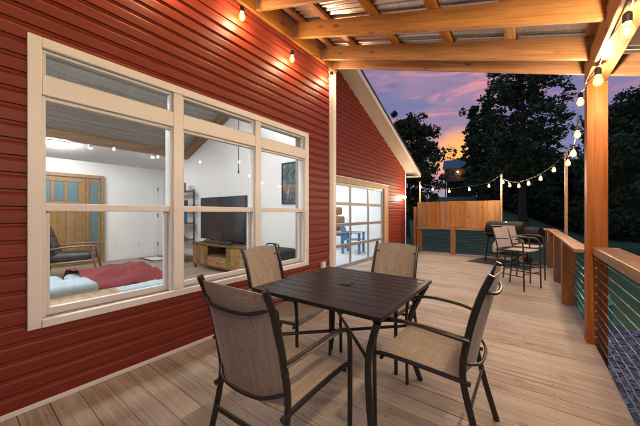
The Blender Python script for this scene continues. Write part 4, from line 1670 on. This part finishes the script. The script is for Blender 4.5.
def make_dining_chair():
    """faces +Y; origin on the floor"""
    t = thing('dining_chair', 'x', 'chair', (0, 0, 0), 0, 'sling chairs round the patio table')
    hw = .205
    back_top, back_bot = Vector((0, -.285, .905)), Vector((0, -.195, .43))

    def back_fn(u, v):
        p = back_bot.lerp(back_top, v)
        y = p.y - .018 * math.sin(v * math.pi) * 0 - .034 * (1 - (2 * u - 1) ** 2) - .022 * v * v
        return Vector(((2 * u - 1) * (hw - .004), y, p.z + .014 * (1 - (2 * u - 1) ** 2) * (v > .98))), Vector((0, 1, .18)).normalized()
    bm = bmesh.new()
    sling_sheet(bm, back_fn, 12, 12, .005)
    obj('backrest', bm, 'sling', t, True, world=False, angle=60)

    def seat_fn(u, v):
        yv = -.20 + v * .43
        zz = .405 + .030 * v - .022 * (1 - (2 * u - 1) ** 2) * math.sin(math.pi * min(1, .15 + v * .8)) - .02 * max(0, v - .86) / .14
        return Vector(((2 * u - 1) * (hw + .008 + .032 * v), yv, zz)), Vector((0, 0, 1))
    bm = bmesh.new()
    sling_sheet(bm, seat_fn, 12, 12, .006)
    obj('seat', bm, 'sling', t, True, world=False, angle=60)
    for s in (-1, 1):
        # rear leg + back post in one bent tube
        bm = bmesh.new()
        add_tube(bm, smooth_path([(s * .222, -.305, 0), (s * .217, -.235, .25), (s * .214, -.198, .44), (s * .212, -.222, .62), (s * .210, -.268, .80), (s * .208, -.318, .925)], 5), .0125, 8, .016, up=(0, 1, 0))
        obj('leg', bm, 'bronze', t, True, world=False)
        # front leg curving into the armrest
        bm = bmesh.new()
        add_tube(bm, smooth_path([(s * .256, .235, 0), (s * .256, .240, .30), (s * .256, .236, .55), (s * .257, .205, .612), (s * .258, .14, .632)], 5), .014, 8, .011, up=(0, 1, 0))
        obj('leg', bm, 'bronze', t, True, world=False)
        bm = bmesh.new()
        add_tube(bm, smooth_path([(s * .258, .16, .630), (s * .260, .06, .640), (s * .250, -.10, .632), (s * .222, -.228, .610)], 6), .018, 8, .009)
        obj('armrest', bm, 'bronze', t, True, world=False)
        bm = bmesh.new()
        add_tube(bm, smooth_path([(s * .254, .238, .428), (s * .246, .18, .432), (s * .230, 0, .420), (s * .216, -.20, .402), (s * .214, -.235, .398)], 4), .012, 8)
        obj('seat_rail', bm, 'bronze', t, True, world=False)
    for zz, yy_, bow in ((.835, -.292, .045), (.475, -.218, .050)):
        bm = bmesh.new()
        add_tube(bm, smooth_path([(-.206, yy_ + .012, zz + .01), (-.12, yy_ - bow * .75, zz - .012), (0, yy_ - bow, zz - .016), (.12, yy_ - bow * .75, zz - .012), (.206, yy_ + .012, zz + .01)], 5), .008, 8)
        obj('back_bar', bm, 'bronze', t, True, world=False)
    bm = bmesh.new()
    add_tube(bm, [(-.217, -.232, .285), (.217, -.232, .285)], .008, 8, .014)
    obj('stretcher', bm, 'bronze', t, True, world=False)
    bm = bmesh.new()
    add_tube(bm, [(-.248, .205, .405), (.248, .205, .405)], .010, 8)
    obj('stretcher', bm, 'bronze', t, True, world=False)
    return t


ch0 = make_dining_chair()
specs = [((-.99, 1.005), 2, 'tan sling dining chair at the near side of the table, back to the camera'),
         ((-.45, 1.69), 90, 'tan sling dining chair on the open deck side of the table seen from the side'),
         ((-1.55, 1.66), -82, 'tan sling dining chair between the table and the large window'),
         ((-1.03, 2.26), 176, 'tan sling dining chair at the far side of the table facing the camera')]
for i, ((x, yv), a, lb) in enumerate(specs):
    o = ch0 if i == 0 else copy_tree(ch0)
    o.location = (x, yv, 0)
    o.rotation_euler = (0, 0, rad(a))
    o['label'] = lb


# ================================================================== BAR CHAIRS
def make_bar_chair():
    t = thing('bar_chair', 'x', 'bar chair', (0, 0, 0), 0, 'pale sling bar chairs by the railing')
    hw = .20

    def back_fn(u, v):
        return Vector(((2 * u - 1) * hw, -.20 - .075 * v - .03 * (1 - (2 * u - 1) ** 2), .63 + .33 * v)), Vector((0, 1, .2)).normalized()
    bm = bmesh.new()
    sling_sheet(bm, back_fn, 8, 8, .010)
    obj('backrest', bm, 'sling_pale', t, True, world=False, angle=60)

    def seat_fn(u, v):
        return Vector(((2 * u - 1) * (hw + .012), -.20 + v * .41, .605 + .012 * v - .016 * (1 - (2 * u - 1) ** 2))), Vector((0, 0, 1))
    bm = bmesh.new()
    sling_sheet(bm, seat_fn, 8, 8, .012)
    obj('seat', bm, 'sling_pale', t, True, world=False, angle=60)
    for s in (-1, 1):
        bm = bmesh.new()
        add_tube(bm, smooth_path([(s * .215, -.24, 0), (s * .212, -.21, .35), (s * .210, -.195, .62), (s * .207, -.235, .80), (s * .205, -.285, .965)], 5), .012, 8)
        obj('leg', bm, 'bronze', t, True, world=False)
        bm = bmesh.new()
        add_tube(bm, smooth_path([(s * .235, .225, 0), (s * .235, .215, .40), (s * .235, .205, .72), (s * .235, .165, .785), (s * .235, .10, .80)], 5), .012, 8)
        obj('leg', bm, 'bronze', t, True, world=False)
        bm = bmesh.new()
        add_tube(bm, smooth_path([(s * .235, .11, .80), (s * .235, -.02, .80), (s * .215, -.225, .785)], 5), .014, 8, .008)
        obj('armrest', bm, 'bronze', t, True, world=False)
        bm = bmesh.new()
        add_tube(bm, [(s * .215, .215, .612), (s * .212, -.22, .602)], .011, 8)
        obj('seat_rail', bm, 'bronze', t, True, world=False)
        bm = bmesh.new()
        add_tube(bm, [(s * .235, .218, .22), (s * .214, -.222, .22)], .009, 8)
        obj('stretcher', bm, 'bronze', t, True, world=False)
    for yv, zz in ((.218, .26), (-.222, .26)):
        bm = bmesh.new()
        add_tube(bm, [(-.23, yv, zz), (.23, yv, zz)], .009, 8)
        obj('footrest', bm, 'bronze', t, True, world=False)
    return t


bc = make_bar_chair()
for i, ((x, yv), a, lb) in enumerate([((-.14, 5.60), -117, 'pale sling bar chair nearest to the camera on the open deck'), ((-.06, 6.30), -117, 'pale sling bar chair standing behind the nearer bar chair')]):
    o = bc if i == 0 else copy_tree(bc)
    o.location = (x, yv, 0)
    o.rotation_euler = (0, 0, rad(a))
    o['label'] = lb

# ================================================================== SMOKER GRILL
gr = thing('smoker_grill', 'black barrel smoker grill with a side firebox in the deck corner', 'grill', (-.42, 8.12, 0), rad(-24))
RB = .20
rotX = Matrix.Rotation(rad(90), 4, 'Y')
bm = bmesh.new()
add_lathe(bm, [(.03, -.42), (RB * .9, -.415), (RB, -.40), (RB, .40), (RB * .9, .415), (.03, .42)], 28, Matrix.Translation((0, 0, .80)) @ rotX)
bar = obj('barrel', bm, 'grill_black', gr, True, world=False, angle=50)
# lid: half shell, a little larger, greyer
bm = bmesh.new()
n = 14
for xa, xb in ((-.385, .385),):
    A, B = [], []
    for i in range(n + 1):
        a = rad(10 + 150 * i / n)
        A.append(bm.verts.new((xa, -math.cos(a) * (RB + .008), .80 + math.sin(a) * (RB + .008))))
        B.append(bm.verts.new((xb, -math.cos(a) * (RB + .008), .80 + math.sin(a) * (RB + .008))))
    for i in range(n):
        bm.faces.new((A[i], A[i + 1], B[i + 1], B[i]))
lid = obj('lid', bm, 'grill_grey', gr, True, world=False, angle=180)
bm = bmesh.new()
add_tube(bm, smooth_path([(-.2, -.19, .90), (-.2, -.25, .91), (.2, -.25, .91), (.2, -.19, .90)], 4), .010, 8)
obj('lid_handle', bm, 'steel', lid, True, world=False)
bm = bmesh.new()
add_lathe(bm, [(.03, 0), (.03, .02), (.022, .022), (.022, .03)], 14, Matrix.Translation((.05, -.115, .97)) @ Matrix.Rotation(rad(35), 4, 'X'))
obj('thermometer', bm, 'steel', lid, True, world=False)
bm = bmesh.new()
add_tube(bm, [(.12, .04, .99), (.12, .04, 1.075)], .030, 12)
obj('chimney', bm, 'grill_black', gr, True, world=False)
bm = bmesh.new()
add_lathe(bm, [(.03, 0), (.17, .005), (.18, .02), (.18, .29), (.17, .305), (.03, .31)], 24, Matrix.Translation((.42, -.02, .72)) @ rotX)
obj('firebox', bm, 'grill_black', gr, True, world=False, angle=50)
box_obj('front_shelf', (-.42, -.40, .70), (.36, -.20, .72), 'grill_black', gr, .004, world=False)
for sx in (-.36, .34):
    for sy in (-1, 1):
        bm = bmesh.new()
        add_tube(bm, [(sx, sy * .26, .0 if sx < 0 else .08), (sx, sy * .12, .64)], .016, 8)
        obj('leg', bm, 'grill_black', gr, True, world=False)
box_obj('bottom_shelf', (-.36, -.22, .22), (.34, .22, .235), 'grill_black', gr, .003, world=False)
for sy in (-1, 1):
    bm = bmesh.new()
    add_lathe(bm, [(.03, -.018), (.085, -.018), (.09, -.012), (.09, .012), (.085, .018), (.03, .018)], 20, Matrix.Translation((.34, sy * .285, .091)) @ Matrix.Rotation(rad(90), 4, 'X'))
    obj('wheel', bm, 'rubber', gr, True, world=False)
gm = box_obj('grill_mat', (-.66, -.52, .0), (.62, .46, .008), 'rubber', None, .003)
gm.location = (-.45, 8.08, 0.001)
gm.rotation_euler = (0, 0, rad(-16))
tag(gm, 'black protective mat on the deck under the smoker grill', 'mat')
# white jug beside the grill
jg = thing('white_jug', 'white plastic jug on the lower shelf of the smoker grill', 'jug', (-.63, 8.16, .236))
bm = bmesh.new()
add_lathe(bm, [(.075, 0), (.085, .015), (.085, .17), (.065, .22), (.03, .25), (.03, .27)], 18)
obj('body', bm, 'white_plastic', jg, True, world=False)
bm = bmesh.new()
add_lathe(bm, [(.034, .271), (.034, .295)], 14)
obj('cap', bm, 'white_plastic', jg, True, world=False)
bm = bmesh.new()
add_tube(bm, smooth_path([(.03, 0, .255), (.08, 0, .26), (.10, 0, .21), (.084, 0, .15)], 5), .012, 8)
obj('handle', bm, 'white_plastic', jg, True, world=False)

# teal garden chair on the ground behind the railing
garden_chair('garden_chair', 'teal garden chair on the ground behind the cable railing', 'teal_plastic', (1.02, 8.25, -1.31), rad(150))


# ================================================================== CABIN ON THE HILL
def depth_xy(px_, d):
    f, th = 278.0, math.atan(208 / 278)
    lat = (px_ - 320) / f * d
    return lat * math.cos(th) - d * math.sin(th), lat * math.sin(th) + d * math.cos(th)


cx_, cyy = depth_xy(460, 60)
cz = 5.0
cab = thing('cabin', 'dark cabin with teal metal roof and lit porch on the hill', 'cabin', (cx_, cyy, cz), rad(10))


def cpart(name, a, b, mat, bev=0):
    return box_obj(name, a, b, mat, cab, bev, world=False)


cpart('wall', (-2.7, 0, 3.1), (2.7, 5, 6.2), 'cabin_wall')
cpart('foundation', (-2.6, .3, -2.5), (2.6, 4.9, 3.0), 'cabin_wall')
cpart('porch_floor', (-2.9, -2.2, 2.9), (2.9, 0, 3.08), 'cabin_rail')
for xx in (-2.8, -1.0, 1.0, 2.8):
    cpart('porch_post', (xx - .08, -2.15, -2.0), (xx + .08, -2.0, 2.89), 'cabin_wall')
    cpart('porch_post', (xx - .07, -2.14, 3.09), (xx + .07, -2.0, 5.5), 'cabin_rail')
cpart('railing', (-2.8, -2.12, 4.0), (2.8, -2.04, 4.1), 'cabin_rail')
for i in range(28):
    cpart('baluster', (-2.75 + i * .2, -2.1, 3.09), (-2.70 + i * .2, -2.06, 3.995), 'cabin_rail')
bm = bmesh.new()
add_prism(bm, [(-3.3, -2.7, 5.4), (-3.3, 1.8, 7.9), (-3.3, 5.6, 5.8), (-3.3, 5.6, 5.95), (-3.3, 1.8, 8.08), (-3.3, -2.7, 5.55)], (6.6, 0, 0))
obj('roof', bm, 'cabin_roof', cab, world=False)
for xa in (-1.9, 1.0):
    w_ = cpart('window', (xa, -.06, 4.1), (xa + .9, -.01, 5.4), 'cabin_rail')
    box_obj('pane', (xa + .08, -.075, 4.18), (xa + .82, -.062, 5.32), 'screen', w_, 0, world=False)
cpart('door', (-.45, -.06, 3.1), (.45, -.01, 5.2), 'walnut')
cl_ = thing('porch_lamp', 'glowing lamp on the porch of the hill cabin', 'lamp', (cx_ - .25, cyy - 1.1, cz + 4.9))
bm = bmesh.new()
add_lathe(bm, [(.05, 0), (.13, .06), (.14, .2), (.06, .28)], 12)
obj('globe', bm, 'cabin_lamp', cl_, True, world=False)
bm = bmesh.new()
add_tube(bm, [(0, 0, .28), (0, 0, .95)], .02, 6)
obj('hanger', bm, 'black_metal', cl_, True, world=False)


# ================================================================== TREES
def leaf_cloud(centers, radii, per, size, seed, flat=1.0):
    r_ = np.random.RandomState(seed)
    V, F = [], []
    C_, R_ = np.asarray(centers, float), np.asarray(radii, float)
    idx = np.repeat(np.arange(len(C_)), per)
    n_ = len(idx)
    d = r_.normal(0, 1, (n_, 3))
    d /= np.linalg.norm(d, axis=1)[:, None] + 1e-9
    rr = R_[idx] * r_.uniform(.15, 1, n_) ** .5
    P = C_[idx] + d * rr[:, None] * (1, 1, flat)
    a = r_.normal(0, 1, (n_, 3))
    a[:, 2] *= .6
    a /= np.linalg.norm(a, axis=1)[:, None]
    b = np.cross(a, r_.normal(0, 1, (n_, 3)))
    b /= np.linalg.norm(b, axis=1)[:, None] + 1e-9
    s = size * np.clip(r_.lognormal(-.1, .42, n_), .35, 2.2)[:, None]
    v0, v1, v2, v3 = P + a * s, P + b * s * .55, P - a * s * .7, P - b * s * .55
    V = np.stack([v0, v1, v2, v3], 1).reshape(-1, 3)
    F = np.arange(n_ * 4).reshape(-1, 4)
    return V.tolist(), F.tolist()


def tree_meshes(seed, H, R, base, n_limb, per, size, shape='round', trunk_r=.25, clump=.8):
    r_ = random.Random(seed)
    bm = bmesh.new()
    lean = Vector((r_.uniform(-.05, .05), r_.uniform(-.05, .05), 0))
    tp_ = [Vector((lean.x * z_ + .12 * math.sin(z_ * .5 + seed), lean.y * z_ + .12 * math.cos(z_ * .4 + seed), z_)) for z_ in np.linspace(0, H * .96, 12)]
    add_tube(bm, tp_, trunk_r, 8, taper=[1.35] + [1 - .92 * i / 11 for i in range(1, 12)])
    cs, rs_ = [], []
    for k in range(n_limb):
        f = base + (1 - base) * ((k + r_.random() * .8) / n_limb)
        z_ = H * f * .97
        i0 = min(10, int(z_ / (H * .96) * 11))
        p = tp_[i0].lerp(tp_[i0 + 1], min(1, z_ / (H * .96) * 11 - i0))
        g = (f - base) / (1 - base)
        if shape == 'round':
            L = R * (math.sin(math.pi * min(1, .18 + .80 * g)) ** .7) * r_.uniform(.6, 1.15)
            rise = r_.uniform(.15, .6)
        else:
            L = R * (1 - g) ** .8 * r_.uniform(.75, 1.1) + .2
            rise = r_.uniform(-.28, -.05)
        az = k * 2.39996 + r_.uniform(-.5, .5)
        dr = Vector((math.cos(az), math.sin(az), rise))
        pts = [p + dr * L * t + Vector((r_.uniform(-.1, .1) * L, r_.uniform(-.1, .1) * L, -.12 * L * t * t)) * (t > 0) for t in (0, .3, .62, 1)]
        add_tube(bm, pts, trunk_r * .32 * (1 - .6 * g), 5, taper=[1, .75, .5, .15])
        for t in ((.35, .62, .85, 1.02) if shape == 'round' else (.25, .5, .75, .98)):
            q_ = pts[0].lerp(pts[-1], t) + Vector((r_.gauss(0, .28), r_.gauss(0, .28), r_.gauss(0, .25))) * clump
            cs.append(tuple(q_))
            rs_.append(clump * r_.uniform(.55, 1.15) * (1 if shape == 'round' else .55 + .45 * (1 - g)))
            if shape == 'round' and r_.random() < .6:
                q2 = q_ + Vector((r_.gauss(0, .7), r_.gauss(0, .7), r_.gauss(.1, .5))) * clump
                add_tube(bm, [pts[2], q2], trunk_r * .06, 4)
                cs.append(tuple(q2))
                rs_.append(clump * r_.uniform(.4, .8))
    tm = mesh_from(bm, 'trunk', True)
    tm.materials.append(MATS['bark'])
    V, F = leaf_cloud(cs, rs_, per, size, seed, .75 if shape == 'round' else .5)
    cm = bpy.data.meshes.new('crown')
    cm.from_pydata(V, [], F)
    return tm, cm


def tree(name, meshes, leafmat, label, x, yv, scale, rz, group, zoff=0):
    t = thing(name, label, 'tree', (x, yv, ground_z(x, yv) - .1 + zoff), rz, group)
    t.scale = (scale[0], scale[0], scale[1])
    tm, cm = meshes
    if len(cm.materials) == 0:
        cm.materials.append(MATS[leafmat])
    link('trunk', tm, None, t)
    link('crown', cm, None, t)
    return t


big = tree_meshes(4, 20, 3.7, .22, 58, 62, .17, 'round', .36, 1.0)
mid = tree_meshes(12, 12, 3.9, .16, 50, 84, .16, 'round', .22, .85)
rnd_ = tree_meshes(23, 14, 4.6, .10, 50, 95, .155, 'round', .26, 1.05)
con = tree_meshes(31, 16, 3.0, .10, 62, 46, .20, 'cone', .24, .8)

x, yv = depth_xy(524, 27)
tree('broadleaf_tree', big, 'leaf', 'tallest spreading tree in the middle reaching above the roof edge', x, yv, (1, 1), 0.4, 'trees round the lawn')
x, yv = depth_xy(409, 23)
tree('broadleaf_tree', mid, 'leaf', 'leafy tree rising behind the gable end of the house', x, yv, (.70, .82), 1.2, 'trees round the lawn', 0.2)
x, yv = depth_xy(668, 16)
tree('broadleaf_tree', rnd_, 'leaf_dark', 'dark tree close behind the tall porch post at the right', x, yv, (.72, .72), 2.2, 'trees round the lawn')
x, yv = depth_xy(618, 25)
tree('broadleaf_tree', mid, 'leaf', 'slender dark tree half hidden behind the porch post', x, yv, (.7, 1.02), 4.0, 'trees round the lawn')
wood_specs = [
    (479, 46, con, 'needle', (.95, 1.0), 'pointed conifer just right of the cabin'),
    (493, 52, con, 'needle', (1.15, 1.15), 'tall conifer behind the pointed conifer by the cabin'),
    (498, 44, rnd_, 'leaf_dark', (.9, .62), 'round dark tree above the right end of the privacy screen'),
    (540, 44, rnd_, 'leaf_dark', (1.0, .70), 'round dark tree to the right of the tallest tree'),
    (556, 40, con, 'needle', (1.1, .66), 'short conifer left of the side pole'),
    (572, 46, rnd_, 'leaf_dark', (1.05, .78), 'wide dark tree behind the side pole lights'),
    (586, 38, mid, 'leaf', (1.1, .72), 'dark tree behind the left edge of the porch post'),
    (513, 50, mid, 'leaf', (1.3, .86), 'dark tree behind the trunk of the tallest tree'),
    (601, 42, con, 'needle', (1.2, .95), 'conifer behind the tall porch post'),
    (622, 36, rnd_, 'leaf_dark', (.9, .70), 'dark tree to the right of the porch post'),
    (640, 32, con, 'needle', (1.2, .62), 'conifer at the right edge of the picture'),
    (461, 78, rnd_, 'leaf_dark', (.75, .86), 'tree behind the middle of the cabin roof'),
    (470, 84, con, 'needle', (1.5, 1.12), 'tree behind the cabin roof at the right'),
    (670, 30, rnd_, 'leaf_dark', (1.1, .95), 'dark tree beyond the right edge of the picture'),
    (700, 34, con, 'needle', (1.3, 1.1), 'conifer beyond the right edge of the picture'),
]
trng = random.Random(2)
for px_, d, me_, lm, sc, lb in wood_specs:
    x, yv = depth_xy(px_, d)
    tree('conifer_tree' if me_ is con else 'broadleaf_tree', me_, lm, lb, x, yv, sc, trng.uniform(0, 6.28), 'trees of the dark wood')
# shrubs along the edge of the wood
bushes = tree_meshes(44, 2.6, 1.9, .05, 16, 70, .11, 'round', .06, .7)
for px_, d, lb in ((502, 37, 'dark shrub below the tallest tree at the left'), (517, 35, 'dark shrub at the foot of the tallest tree'), (533, 36, 'dark shrub above the grill'), (549, 33, 'dark shrub left of the side pole'), (566, 32, 'dark shrub right of the side pole'), (580, 30, 'dark shrub beside the porch post'), (612, 27, 'dark shrub right of the porch post'), (630, 24, 'dark shrub at the right picture edge')):
    x, yv = depth_xy(px_, d)
    t = thing('shrub', lb, 'shrub', (x, yv, ground_z(x, yv) - .15), trng.uniform(0, 6), 'shrubs along the wood edge')
    s_ = trng.uniform(.9, 1.5)
    t.scale = (s_ * 1.3, s_ * 1.3, s_)
    link('stem', bushes[0], None, t)
    if len(bushes[1].materials) == 0:
        bushes[1].materials.append(MATS['leaf_dark'])
    link('foliage', bushes[1], None, t)
